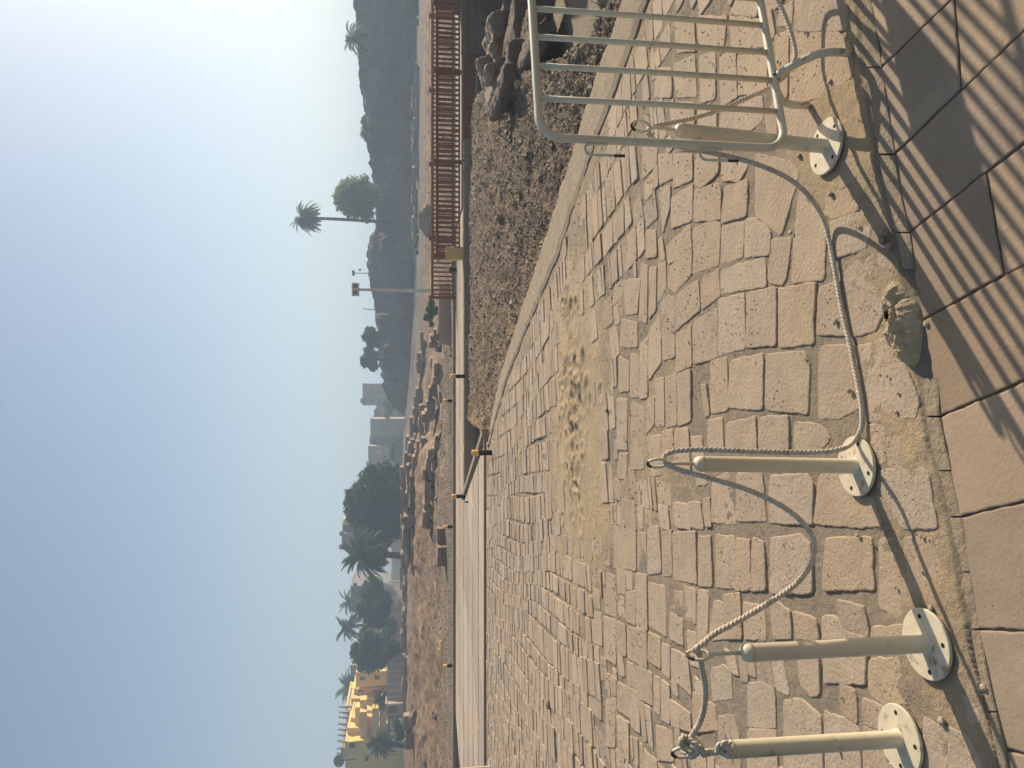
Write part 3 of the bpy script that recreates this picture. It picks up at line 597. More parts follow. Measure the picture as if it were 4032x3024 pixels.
RP += [D3(1412, 273, 2.722), D3(1440, 267, 2.73), D3(1490, 257, 2.74), D3(1560, 236, 2.76), D3(1610, 213, 2.775), D3(1650, 195, 2.79), D3(1690, 170, 2.80), D3(1710, 142, 2.81), D3(1718, 118, 2.82), D3(1714, 90, 2.83), D3(1700, 45, 2.85), D3(1684, 10, 2.87), D3(1650, -50, 2.90), D3(1590, -110, 2.93), D3(1500, -160, 2.96), D3(1430, -185, 2.97)]
m = MB(); twisted(m, RP)
rope = m.build('rope', M['rope']); tag(rope, 'cream twisted cotton rope slung through the rings of the stanchions', 'rope')
# knot at the first ring, and the bunched tail
m = MB(); c0 = Vector((-1.170, 2.272, .745))
def loc(dx, dy, dz): return c0+Vector((dx, dy, dz))
twisted(m, [loc(.0, .005, .02), loc(.024, -.006, .022), loc(.026, -.024, .0), loc(.0, -.032, -.010), loc(-.024, -.016, .002), loc(-.018, .010, .018), loc(.006, .014, .012), loc(.022, .002, -.008), loc(.010, -.026, -.024), loc(-.012, -.028, -.03), loc(-.022, -.01, -.045), loc(-.018, -.012, -.07), loc(-.014, -.016, -.095), loc(.004, -.026, -.106), loc(.022, -.034, -.098), loc(.018, -.038, -.120)], .0098, .046, .005)
twisted(m, [loc(.024, -.004, .006), loc(.038, -.010, .026), loc(.030, -.020, .040), loc(.012, -.016, .032), loc(.008, -.004, .012)], .0095, .046, .005)
twisted(m, [loc(-.014, -.016, -.085), loc(.008, -.02, -.088), loc(.014, -.036, -.104), loc(-.004, -.044, -.116), loc(-.020, -.034, -.108), loc(-.016, -.02, -.096)], .0095, .046, .005)
m.build('knot', M['rope'], rope)
# ================================================================ crowd barrier
BP = Vector((1.197, 2.70, 0)); BD = Vector((.9555, .2951, 0)); BN = Vector((-.2951, .9555, 0))
def bp(s, z, n=0): return BP+BD*s+BN*n+Vector((0, 0, z))
def rrect(s0, s1, z0, z1, r, n=8):
    P = []
    for cx, cz, a0 in ((s1-r, z1-r, 0), (s0+r, z1-r, 90), (s0+r, z0+r, 180), (s1-r, z0+r, 270)):
        for k in range(n+1):
            a = R(a0+90*k/n); P.append(bp(cx+r*math.cos(a), cz+r*math.sin(a)))
    return P
bar = thing('crowd_barrier', 'cream painted steel crowd barrier with vertical bars and curved feet at the right', 'barrier')
m = MB(); m.tube(rrect(-.325, 2.05, .235, 1.178, .085), .0155, 14, closed=True); m.build('frame', M['cream'], bar)
for k in range(16):
    s = -.147+.1315*k+(-.012 if k == 0 else 0)
    if s > 1.98: break
    m = MB(); m.tube([bp(s, .245), bp(s+.003, .7), bp(s, 1.168)], .0112, 10); m.build('bar', M['cream'], bar)
for s in (.0, 1.72):
    e1 = bp(s, 0, -.150)+Vector((0, 0, .008)); e2 = bp(s-.002, 0, .150)+Vector((0, 0, .008))
    q = lambda e, z, k: Vector((BP+BD*s).to_tuple())*(1-k)+Vector((e.x, e.y, 0))*k+Vector((0, 0, z))
    pts = [Vector((e1.x, e1.y, .008)), q(e1, .06, 1.0), q(e1, .10, .97), q(e1, .135, .85), q(e1, .17, .62), q(e1, .20, .36), q(e1, .222, .12), q(e1, .222, -.12), q(e2, .20, .36), q(e2, .17, .62), q(e2, .135, .85), q(e2, .10, .97), q(e2, .06, 1.0), Vector((e2.x, e2.y, .008))]
    m = MB(); m.tube(catmull(pts, .02), .0155, 14); ft = m.build('foot', M['creamplate'], bar)
    m = MB(); m.tube([bp(s-.008, .232, -.006), bp(s+.008, .222, -.006)], .019, 12); m.build('weld', M['wornblack'], ft)
for z in (1.000, .565):
    m = MB(); m.tube(catmull([bp(-.342, z-.07), bp(-.344, z-.01), bp(-.352, z+.012), bp(-.372, z+.014), bp(-.386, z+.004), bp(-.389, z-.02), bp(-.388, z-.07), bp(-.387, z-.13)], .008), .0052, 10); h = m.build('hook', M['cream'], bar)
    m = MB(); m.tube([bp(-.3880, z-.09), bp(-.3875, z-.1305)], .0056, 10); m.build('worn_patch', M['wornblack'], h)
m = MB(); 
P4 = [bp(.36, .47, -.017), bp(.98, .47, -.017), bp(.98, .82, -.017), bp(.36, .82, -.017)]; P5 = [p-BN*.004 for p in P4]
m.add(P4+P5, [(0, 1, 2, 3), (7, 6, 5, 4), (0, 4, 5, 1), (1, 5, 6, 2), (2, 6, 7, 3), (3, 7, 4, 0)]); m.build('plate', M['cream'], bar)
# ================================================================ broken concrete footing with a hole
cc = GO(3560, 1265); nn_, mm_ = 96, 48; V = []; Fc = []
for i in range(mm_+1):
    ph = i/mm_
    for k in range(nn_):
        a = 2*math.pi*k/nn_; r = ph
        X = .150*r*math.cos(a)*(1+.10*math.sin(2*a+1)); Y = .062*r*math.sin(a)*(1+.12*math.sin(3*a))
        V.append((X, Y, 0))
V = np.array(V); rad = np.repeat(np.linspace(0, 1, mm_+1), nn_)
h = .066*np.clip(1-rad**2.6, 0, 1)**.62; h = h+(fbm(V[:, 0]*26, V[:, 1]*26, 5)*.040+fbm(V[:, 0]*90, V[:, 1]*90, 3)*.014)*(1-rad**14); h -= .020*rad**10
hx, hy = .030, .010; dh = np.hypot(V[:, 0]-hx, (V[:, 1]-hy)); h = np.where(dh < .0165, h-.09*sstep(.0165, .0125, dh), h)
h = np.where(V[:, 1] < -.022, h*.75-.004, h)
h = h+(V[:, 1] < -.012)*(fbm(V[:, 0]*55, V[:, 1]*55+9, 4)*.030+np.abs(fbm(V[:, 0]*24+3, V[:, 1]*30, 3))*.03)*(1-rad**10)
V[:, 2] = h
i = np.arange((mm_+1)*nn_).reshape(mm_+1, nn_); Q = np.stack([i[:-1], np.roll(i[:-1], -1, 1), np.roll(i[1:], -1, 1), i[1:]], -1).reshape(-1, 4)[:, ::-1]
ob = npmesh('concrete_footing', V, Q, M['concrete'], False); ob.location = (cc[0]-.004, cc[1]+.004, -.006); ob.rotation_euler = (0, 0, R(17))
tag(ob, 'weathered grey lump of broken concrete with a pipe hole at the edge of the paving', 'footing')
m = MB(); n = 24; m.tube([(hx+.0172*math.cos(2*math.pi*k/n), hy+.0172*math.sin(2*math.pi*k/n), .052) for k in range(n)], .0016, 8, closed=True); pr = m.build('pipe_rim', M['wornblack'], ob)
m = MB(); m.lathe([(.0160, -.02), (.0160, .050), (.0155, .050), (.0155, -.019)], 20, (hx, hy, 0)); m.build('pipe', M['dark'], ob)
# ================================================================ loose stones
def rock(name, r, mt, squash=.6, sub=2, seed=None):
    bm = bmesh.new(); bmesh.ops.create_icosphere(bm, subdivisions=sub, radius=1)
    sx, sy = random.uniform(.7, 1.25), random.uniform(.65, 1.0); o = random.random()*30
    for v in bm.verts:
        k = 1+1.1*float(fbm(np.array([v.co.x*1.1+o]), np.array([v.co.y*1.1+v.co.z*1.7+o]), 3)[0])
        v.co = Vector((v.co.x*sx*k, v.co.y*sy*k, v.co.z*squash*k))*r
    me = bpy.data.meshes.new(name); bm.to_mesh(me); bm.free(); me.materials.append(mt)
    return link(bpy.data.objects.new(name, me))
def T1(x, y): return (2700+x*.6028)/S, (800+y*.6028)/S
def T2c(x, y): return (2500+x*.6926)/S, (2000+y*.6926)/S
def T4c(x, y): return (2000+x*.678)/S, (y*.678)/S
peb = [(T4c(1875, 475), .016, 'pale cracked pebble lying between the barrier foot and the slabs'), (T4c(1690, 903), .017, 'reddish pebble below the pole of the barrier side stanchion'), (T4c(1882, 1128), .018, 'dark flat pebble between the slack rope and the right stanchion'),
 (T4c(1648, 1350), .014, 'pale pointed chip in the joint beside the slack rope'), (T4c(1733, 190), .012, 'dark pebble by the top edge near the second rope run'), (T4c(1741, 345), .009, 'light round pebble just below the barrier foot arch'), (T4c(1573, 360), .010, 'dark pebble beside the bottom tube of the barrier'),
 (T1(985, 775), .016, 'reddish pebble touching the rope on the ground, nearer the concrete lump'), (T1(1078, 1225), .020, 'pale yellow pebble touching the rope on the ground, nearer the middle stanchion'), (T1(1335, 300), .026, 'dark round stone in the shade just above the concrete lump'), (T1(1318, 195), .020, 'dark angular stone in the shade a step above the concrete lump'),
 (T1(1478, 585), .014, 'white angular chip on the near side of the concrete lump'), (T1(1545, 790), .014, 'pale chip wedged between the concrete lump and the smooth slab'), (T1(1580, 1455), .017, 'dark oval pebble at the edge of the smooth slabs'), (T1(1140, 160), .010, 'small dark pebble inside the rope shadow loop'), (T1(1323, 1130), .008, 'small pale pebble below the concrete lump'),
 (T1(1388, 1240), .009, 'small dark pebble on the last big stone left of the lump'), (T1(1380, 1365), .010, 'small dark pebble at the end joint of the last big stone'), (T1(788, 1025), .008, 'small pebble at the corner of the large square stone'), (T1(900, 790), .007, 'tiny pebble left of the rope on the wide stone'),
 (T2c(1405, 118), .013, 'pale pebble on the edge of the middle stanchion shadow'), (T2c(1275, 155), .014, 'red brown pebble in the dark joint past the middle stanchion'), (T2c(1350, 205), .008, 'small tan pebble under the dark joint past the middle stanchion'), (T2c(1632, 160), .009, 'pale egg shaped pebble beside the stanchion shadow'), (T2c(1660, 168), .007, 'tiny pale pebble paired with the egg shaped one'),
 (T2c(1485, 450), .010, 'single tan pebble above the second stanchion plate'), (T2c(1645, 372), .008, 'small dark pebble right of the long stanchion shadow'), (T2c(1752, 1212), .018, 'smooth white pebble between the two left base plates and the slabs'), (T2c(1962, 1022), .022, 'long pale pebble by the lower left smooth slab edge'), (T2c(1178, 1077), .009, 'small tan pebble between the two left poles'),
 (T2c(1690, 572), .014, 'pinkish pebble lying against the second stanchion plate'), (T2c(1158, 1372), .016, 'dark pebble below the pole of the knotted stanchion'), ((1910/1.0, 520), .024, 'dark stone in the barrier shadow near the slab edge'), ((1312, 886), .028, 'black stone on the paving below the churned sand'), ((1188, 1520), .07, 'dark chunk of stone alone on the distant paving at the left')]
for (q, r, lb) in peb:
    g = G(q[0], q[1], .004); o = rock('pebble', r*.78, M['bigpebble'] if not lb.startswith(('dark', 'black')) else M['pebble'], .55)
    o.location = (g[0], g[1], .006+r*.28 if g[1] > yo(g[0]) else SLZ+r*.3); o.rotation_euler = (0, 0, random.random()*6); tag(o, lb, 'pebble', 'loose pebbles on the paving')
# ================================================================ bollards
def make_bollard():
    t = thing('bollard', 'x', 'bollard', group='black and yellow bollards along the walkway')
    m = MB(); m.lathe([(.052, 0), (.052, .27), (.055, .271)], 16); m.build('post', M['black'], t)
    m = MB(); m.lathe([(.057, .268), (.060, .272), (.060, .385), (.054, .40), (.02, .405)], 16); m.build('yellow_top', M['yellow'], t)
    return t
BL = [((1060, 978), 'bollard at the corner where the edge band meets the walkway kerb', 1), ((1004, 1072), 'bollard at the far end of the diagonal dark kerb', 1), ((982, 1138), 'bollard in front of the two brown stone blocks', 1), ((981, 1438), 'bollard at the far left edge of the walkway before the dug earth', 1),
 ((981, 866), 'bollard behind the walkway left of the gravel tip', 1), ((1002, 813), 'bollard on the near kerb of the walkway strip behind the gravel', 1), ((1000, 538), 'bollard standing against the yellow bin', 1), ((986, 583), 'bollard seen through the end of the timber railing', 1), ((992, 283), 'bollard behind the middle of the near railing', 1), ((984, 107), 'bollard behind the right part of the railing', 1), ((994, 25), 'bollard at the far right end of the bridge', 1)]
b0 = make_bollard()
for i, (q, lb, sc) in enumerate(BL):
    o = b0 if i == 0 else copy_tree(b0); g = G(q[0], q[1], .03); o['label'] = 'black and yellow '+lb; o.location = (g[0], g[1], 0.0)
    if i > 0:
        o.scale = (1.05, 1.05, 1.0)
# yellow bin
g = G(1001, 548, .03); bn = thing('litter_bin', 'yellow tapered square litter bin at the end of the railing', 'bin', (g[0], 21.55, .03), 0)
m = MB(); m.box((0, 0, .25), (.30, .30, .46), 0, 0, 1.22); m.build('bin_body', M['yellow'], bn)
m = MB(); m.box((0, 0, .485), (.40, .40, .03)); m.build('bin_rim', M['yellow'], bn); m = MB(); m.box((0, 0, .0), (.26, .26, .06)); m.build('bin_foot', M['yellow'], bn)
# ================================================================ timber footbridge and railings
BX0, BX1 = 5.6, 13.5
br = thing('footbridge', 'timber footbridge deck with deep red brown edge beam over the dark trench', 'footbridge', (0, 0, 0))
m = MB(); xx_ = 5.2
while xx_ < BX1: m.box((xx_+.07, 23.2, .052), (.135, 3.3, .03)); xx_ += .145
m.build('deck', M['walk'], br)
for k, (x0, x1) in enumerate([(7.1, 8.0), (8.02, 8.9), (8.92, 9.6)]):
    m = MB(); m.box(((x0+x1)/2, 21.46, -.11), (x1-x0, .08, .30)); m.build('beam', M['wood'], br)
m = MB(); m.box((7.2, 24.85, -.11), (5, .08, .30)); m.build('beam', M['wood'], br)
m = MB(); m.tube([(5.1, 21.38, -.30), (6.5, 21.37, -.33), (8, 21.37, -.36), (9.5, 21.38, -.34)], .02, 6); m.build('cable', M['metal'], br)
def railing(label, x0, x1, y, h, posts, z0=.06):
    t = thing('railing', label, 'railing', (x0, y, z0), group='red brown timber railings of the footbridge')
    L = x1-x0
    m = MB(); m.box((L/2, 0, h-.04), (L, .14, .085)); m.build('top_rail', M['wood'], t)
    m = MB(); m.box((L/2, 0, .07), (L, .045, .05)); m.build('bottom_rail', M['wood'], t)
    for p in posts:
        m = MB(); m.box((p-x0, 0, h/2+.0), (.10, .10, h+.06)); po = m.build('post', M['wood'], t)
        m = MB(); m.box((p-x0, 0, h+.05), (.14, .14, .045)); m.build('post_cap', M['wood'], po)
    n = int(L/.15)
    for k in range(1, n):
        if any(abs(x0+k*.15-p) < .07 for p in posts): continue
        m = MB(); m.box((k*.15, 0, h/2), (.055, .04, h-.1)); m.build('baluster', M['wood'], t)
    return t
railing('near red brown timber railing along the bridge edge', 3.72, 11.25, 21.75, .76, [3.75, 6.55, 9.2, 11.2])
railing('far red brown timber railing reaching further left behind the near one', 2.88, 12.9, 24.95, .79, [2.92, 4.9, 7.4, 9.9, 12.4])
t = thing('timber_box', 'red brown boarded timber hatch with pale frame at the right end of the bridge', 'box', (12.05, 22.2, .05))
m = MB(); m.box((0, 0, .40), (1.4, .6, .76)); m.build('boards', M['wood'], t)
m = MB(); m.box((0, -.33, .79), (1.5, .05, .04)); m.box((-.73, -.33, .4), (.04, .05, .8)); m.build('trim', M['rail'], t)
# brick retaining wall on the right bank
def courses(m, x0, x1, y, z0, z1, ch=.19, bl=(.3, .55), d=.35, jit=.006):
    z = z0; r = 0
    while z < z1-.02:
        x = x0-random.random()*.3
        while x < x1:
            w_ = random.uniform(*bl); a, b = max(x, x0), min(x+w_, x1)
            if b-a > .04: m.box(((a+b)/2, y+random.uniform(-.012, .012), z+ch/2), (b-a-.012, d, ch-.012), 0, jit)
            x += w_
        z += ch
    return m
m = MB(); courses(m, 9.62, 15.5, 21.35, -3.1, -.02, .2); m.box((12.6, 21.5, -1.6), (5.9, .3, 3.1))
tag(m.build('retaining_wall', M['brick']), 'coursed stone retaining wall below the right end of the bridge', 'wall')
m = MB(); courses(m, 5.6, 7.1, 21.6, -3.1, -.2, .22); m.box((6.35, 21.7, -1.7), (1.5, .2, 2.8))
tag(m.build('bridge_abutment', M['brick']), 'shadowed stone abutment under the left end of the bridge', 'wall')
# ---- ruined blocks in the trench, right of the gravel tip
def bigblock(name, pts, y0, y1, mt, lb, grp=None, sub=7, amp=.08, cat='stone block'):
    """irregular block whose front outline is given in the picture at distance y0"""
    P = [A(x, y, y0) for x, y in pts]; c = sum(P, Vector())/len(P)
    out = []
    for i in range(len(P)):
        a, b = P[i], P[(i+1) % len(P)]
        for k in range(sub):
            p = a+(b-a)*k/sub; n_ = float(fbm(np.array([p.x*2.3]), np.array([p.z*2.3+p.y]), 3)[0])*amp*2; out.append(p+(p-c).normalized()*n_)
    n = len(out); V = []; Fc = []
    for j, (yy_, k) in enumerate([(y0+.07, 1.0), (y0, .95), (y1, 1.0)]):
        for p in out:
            q = c+(p-c)*k; s_ = yy_/y0; V.append((q.x*(1 if j < 3 else 1)+random.uniform(-.01, .01), yy_+float(fbm(np.array([q.x*3]), np.array([q.z*3]), 3)[0])*.1, q.z))
    for a, b in ((1, 0), (0, 2)):
        for k in range(n): Fc.append((a*n+k, a*n+(k+1) % n, b*n+(k+1) % n, b*n+k))
    Fc.append(tuple(2*n+k for k in range(n))); Fc.append(tuple(n+k for k in range(n-1, -1, -1)))
    m = MB(); m.add(V, Fc); o = m.build(name, mt); tag(o, lb, cat, grp)
    md = o.modifiers.new('r', 'REMESH'); md.mode = 'VOXEL'; md.voxel_size = max(.03, min(.06, (max(p.x for p in P)-min(p.x for p in P))/14)); 
    md = o.modifiers.new('s', 'SMOOTH'); md.iterations = 1; md.factor = .5
    for sz_, st_ in ((.7, .14), (.25, .07), (.07, .03)):
        tx = bpy.data.textures.new('rockform', 'CLOUDS'); tx.noise_scale = sz_; tx.noise_depth = 3
        md = o.modifiers.new('d', 'DISPLACE'); md.texture = tx; md.strength = st_; md.texture_coords = 'GLOBAL'
    return o
cr = lambda x, y: ((1700+x*.2411)/S, (y*.2411)/S)
BK = [([(1165,-60),(1210,-60),(1380,-60),(1370,130),(1240,200),(1215,380),(1165,470),(1150,200)], 13.2, 14.4, 'large weathered block with bright top edge behind the barrier tube'),
 ([(940,300),(1010,250),(1020,205),(1170,200),(1180,470),(1290,530),(1080,640),(995,660),(985,480)], 12.9, 13.9, 'squared pale block topmost in the ruined wall'),
 ([(985,680),(1070,700),(1090,860),(1230,960),(1200,1300),(1100,1290),(1060,1250),(1040,960),(975,780)], 12.5, 14.2, 'long slanting block at the end of the ruined wall'),
 ([(910,850),(1000,800),(1030,950),(1020,1050),(960,1050),(905,920)], 12.7, 13.2, 'small upright stone leaning on the ruined wall'),
 ([(775,990),(905,905),(940,1020),(900,1190),(860,1190),(775,1060)], 12.6, 13.1, 'tan boulder leaning out of the trench by the bridge'),
 ([(915,1110),(960,1080),(1000,1130),(980,1190),(930,1200)], 12.4, 12.8, 'round small stone under the leaning boulder'),
 ([(1330,1280),(1460,1285),(1450,1330),(1340,1350)], 9.9, 10.2, 'flat pale chip on the rim of the gravel tip')]
for pts, y0, y1, lb in BK: bigblock('stone_block', [cr(*p) for p in pts], y0, y1, M['block'], lb, 'tumbled blocks in the trench')
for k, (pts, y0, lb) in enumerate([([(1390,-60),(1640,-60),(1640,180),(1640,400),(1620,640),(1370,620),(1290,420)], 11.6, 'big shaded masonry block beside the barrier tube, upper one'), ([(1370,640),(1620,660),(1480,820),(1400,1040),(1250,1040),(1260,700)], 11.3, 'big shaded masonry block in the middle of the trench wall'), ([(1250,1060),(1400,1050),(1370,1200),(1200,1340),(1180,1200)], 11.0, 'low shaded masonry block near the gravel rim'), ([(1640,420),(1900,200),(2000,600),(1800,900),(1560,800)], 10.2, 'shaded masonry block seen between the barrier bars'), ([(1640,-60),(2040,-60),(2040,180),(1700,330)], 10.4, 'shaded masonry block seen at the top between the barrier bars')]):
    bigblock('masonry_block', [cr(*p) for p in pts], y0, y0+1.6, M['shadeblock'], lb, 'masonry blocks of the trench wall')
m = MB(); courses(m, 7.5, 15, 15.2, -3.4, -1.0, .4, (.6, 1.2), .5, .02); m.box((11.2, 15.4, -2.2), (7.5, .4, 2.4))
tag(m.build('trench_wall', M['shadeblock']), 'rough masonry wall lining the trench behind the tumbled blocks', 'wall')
m = MB()  # added wall out of view on the right, sized to keep sun off the trench
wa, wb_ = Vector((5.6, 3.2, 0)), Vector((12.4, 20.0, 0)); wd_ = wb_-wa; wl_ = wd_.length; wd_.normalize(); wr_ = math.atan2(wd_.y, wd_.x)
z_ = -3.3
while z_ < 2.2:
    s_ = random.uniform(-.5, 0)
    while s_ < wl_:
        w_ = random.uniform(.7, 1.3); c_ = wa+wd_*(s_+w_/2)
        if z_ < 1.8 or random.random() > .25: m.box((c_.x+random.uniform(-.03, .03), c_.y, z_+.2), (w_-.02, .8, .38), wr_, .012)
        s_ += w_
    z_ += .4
tag(m.build('unseen_shade_wall', M['shadeblock']), 'added masonry wall beyond the right edge, out of view, that shades the trench', 'wall')
# grass tuft in the trench rim
def tuft(name, c, r, n, h, mt, lb, cat='grass', kind=None, lean=.5):
    V = []; Fc = []
    for i in range(n):
        a = random.random()*6.28; q = r*math.sqrt(random.random()); x, y = c[0]+q*math.cos(a), c[1]+q*math.sin(a); hh = h*random.uniform(.4, 1); w_ = h*.035
        dx, dy = random.uniform(-lean, lean)*hh, random.uniform(-lean, lean)*hh; b = len(V)
        V += [(x-w_, y, c[2]), (x+w_, y+w_*.5, c[2]), (x+dx*.5, y+dy*.5+w_, c[2]+hh*.6), (x+dx, y+dy, c[2]+hh)]; Fc += [(b, b+1, b+2), (b, b+2, b+3)]
    m = MB(); m.add(V, Fc); o = m.build(name, mt); tag(o, lb, cat, None, kind); return o
g = A(1232, 105, 7.6); tuft('grass_tuft', (g.x, 7.6, -.75), .55, 500, .5, M['grass'], 'green grass growing on the shaded rim of the trench', 'grass', 'stuff')
# ================================================================ middle ground: ruins
def tz(x, y): return float(terrain(np.array([[x]]), np.array([[y]]))[0, 0])
def ruin(lb, p0, p1, h, th=.8, bl=(.35, .9), ch=.2, seed=0, name='ruined_wall'):
    """broken masonry: piled courses with a ragged top, p = picture (y, distance)"""
    random.seed(seed*7+3)
    x0 = ((1659-p0[0])*S-1512)/FPX*p0[1]; x1 = ((1659-p1[0])*S-1512)/FPX*p1[1]
    a, b = Vector((x0, p0[1], 0)), Vector((x1, p1[1], 0)); L = (b-a).length; d = (b-a)/L; rz = math.atan2(d.y, d.x)
    m = MB(); hmax = h*.6; z = -.3; r = 0
    while z < hmax:
        s = random.uniform(-.3, 0)
        while s < L:
            w_ = random.uniform(*bl); c = a+d*(s+w_/2); loc_h = hmax*(.45+.75*float(vn(np.array([s*.35+seed*9.1]), np.array([seed*3.3]))[0]))
            if z < loc_h and random.random() > .05:
                m.box((c.x+random.uniform(-.08, .08), c.y+random.uniform(-.12, .12), tz(c.x, c.y)+z+ch/2), (w_-.03, th*random.uniform(.8, 1.1), ch*random.uniform(.88, 1.0)), rz+random.uniform(-.04, .04), .05)
            s += w_
        z += ch; r += 1
    return tag(m.build(name, M['block']), lb, 'ruin', 'low ruined stone walls in the dug ground')
ruin('low ruined wall nearest the walkway, left of the gravel tip', (1130, 37), (880, 36), .75, .7, seed=1)
ruin('broken ruin heap of big dark blocks left of the green bush', (860, 40), (700, 38), 1.25, 1.6, (.5, 1.3), .3, seed=2)
ruin('second ruined wall running behind the big dark blocks', (900, 46), (690, 45), 1.2, 1.2, seed=3)
ruin('long straight ruin course in front of the big dark tree', (1210, 48), (950, 47), .9, .8, (.6, 1.4), .22, seed=4)
ruin('long ruin course a step further back than the straight one', (1160, 54), (900, 53), 1.0, .8, (.6, 1.5), .24, seed=5)
ruin('far low ruin line just below the plain edge in the middle', (1100, 64), (740, 62), .9, 1, (.6, 1.8), .28, seed=6)
ruin('low stone line before the pink compound wall', (1400, 76), (1180, 70), .9, .8, (.8, 1.8), .25, seed=7)
ruin('rubble wall across the plain under the cliff at the right', (520, 88), (150, 80), .8, 1.5, (.5, 1.3), .25, seed=8)
ruin('pale rubble line lying on the plain at the far right', (330, 92), (180, 90), .8, 2, (.4, 1), .25, seed=9)
ruin('low kerb of old stones near the left edge behind the dug earth', (1640, 64), (1420, 66), .7, .8, (.6, 1.4), .22, seed=10)
ruin('single short ruin stub at the left under the small palm', (1600, 50), (1560, 50), .5, .8, (.8, 1.2), .4, seed=11)
random.seed(21)
for lb, y0, y1, x0, x1, Y in [('brown stone block, the left one of the pair by the bollard', 1178, 1218, 944, 965, 31.0), ('brown stone block, the right one of the pair behind the bollard', 1140, 1173, 945, 966, 31.6)]:
    p, q = A(x1, y1, Y), A(x0, y0, Y); m = MB()
    for k in range(2): m.box(((p.x+q.x)/2, Y, p.z+(q.z-p.z)*(.25+.5*k)), (q.x-p.x-.02*k, .9, (q.z-p.z)*.49), .05, .03)
    tag(m.build('stone_block', M['brick']), lb, 'stone block', 'pair of stone blocks by the walkway')
for lb, q, r, Y in [('dark boulder on the brown earth slope at the far left', (912, 1552), .4, 47), ('smaller dark boulder lower on the brown earth slope', (940, 1542), .22, 36), ('rounded grey boulder beyond the railing on the plain', (920, 478), .9, 47), ('flat stone on the gravel strip at the left', (958, 1405), .14, 33)]:
    p = A(q[0], q[1], Y); o = rock('boulder', r, M['block'], .7, 3); o.location = (p.x, Y, tz(p.x, Y)+r*.3); tag(o, lb, 'boulder')
p = A(970, 680, 29); m = MB(); m.box((p.x, 29, .15), (2.4, .5, .55), .12, .04, .93)
tag(m.build('low_wall', M['pinkwall']), 'short pale plastered wall end left of the railing', 'wall')
# red and white striped barrier pole lying on the gravel
p = A(961, 1420, 32.5); m = MB(); m.tube([(p.x-.9, 32.5, tz(p.x-.9, 32.5)+.1), (p.x+.8, 32.3, tz(p.x+.8, 32.3)+.1)], .04, 8)
tag(m.build('striped_pole', M['yellow']), 'pale pole lying on the gravel strip at the left', 'pole')
# flood-light pole
Y = 33.0; b = A(966, 629, Y); t = thing('floodlight_pole', 'tall pale square pole with a box floodlight head beyond the railing', 'lamp pole', (b.x, Y, tz(b.x, Y)))
H_ = A(771, 627, Y).z-tz(b.x, Y)
m = MB(); m.box((0, 0, H_/2), (.16, .16, H_), 0, 0, .62); m.build('pole', M['metal'], t)
m = MB(); m.box((0, 0, H_+.06), (.54, .34, .30)); hd = m.build('lamp_head', M['metal'], t)
for sx in (-.14, .14):
    m = MB(); m.box((sx, -.172, H_+.06), (.16, .01, .16)); m.build('lens', M['greyp'], hd)
m = MB(); m.box((0, 0, .12), (.34, .34, .24)); m.build('footing', M['block'], t)
# ================================================================ tell (mud brick mound)
TOP = [(762, -120), (764, 0), (768, 60), (774, 130), (777, 200), (789, 260), (794, 330), (800, 352), (797, 360), (803, 372), (806, 420), (812, 480), (810, 500), (797, 520), (794, 545), (793, 580), (795, 600), (803, 630), (808, 650), (812, 680), (815, 740), (820, 790), (828, 835), (838, 860), (850, 878), (868, 892), (890, 905)]
BOT = [(908, -120), (907, 200), (904, 500), (900, 700), (894, 905)]
ys = np.linspace(-120, 905, 420); topx = np.interp(ys, [q[1] for q in TOP], [q[0] for q in TOP]); botx = np.interp(ys, [q[1] for q in BOT], [q[0] for q in BOT])
YD = np.interp(ys, [-120, 905], [92, 122])
nr = 60; X = np.zeros((nr+14, len(ys))); Yv = X*0; Z = X*0
for j in range(len(ys)):
    Xr = ((1659-ys[j])*S-1512)/FPX; tp = A(topx[j]+float(fbm(np.array([ys[j]*.09]), np.array([1.0]), 4)[0])*9, ys[j], YD[j]+5).z; bt = A(botx[j], ys[j], YD[j]).z-.6
    for i in range(nr+14):
        f = min(i/(nr-1), 1); yy_ = YD[j]+5*f**1.3+(i-nr+1)*3.0*(i >= nr)
        z_ = bt+(tp-bt)*f**.8 - (0 if i < nr else (i-nr+1)*.25)
        X[i, j] = Xr*yy_*1.0; Yv[i, j] = yy_; Z[i, j] = z_
k_ = np.clip(np.minimum(np.arange(nr+14), nr-6)/8, 0, 1)[:, None]
rel = fbm(X*.22, Z*.28, 5)*5.2+np.abs(fbm(X*.5, Z*.12+7, 4))*5+fbm(X*.09+3, Z*.02, 3)*6+fbm(X*1.1, Z*1.3, 3)*.8
lm = np.ones((nr+14, 1)); lm[nr-3:] = np.linspace(1, 0, 17)[:, None] if False else .25
Yv2 = Yv+rel*k_*lm
X2 = X*(Yv2/Yv)*1.0
Z2 = CH+(Z-CH)*(Yv2/Yv)
tag(gridmesh('hill', X2, Yv2, Z2, M['tell'], smooth=False), kind='structure')
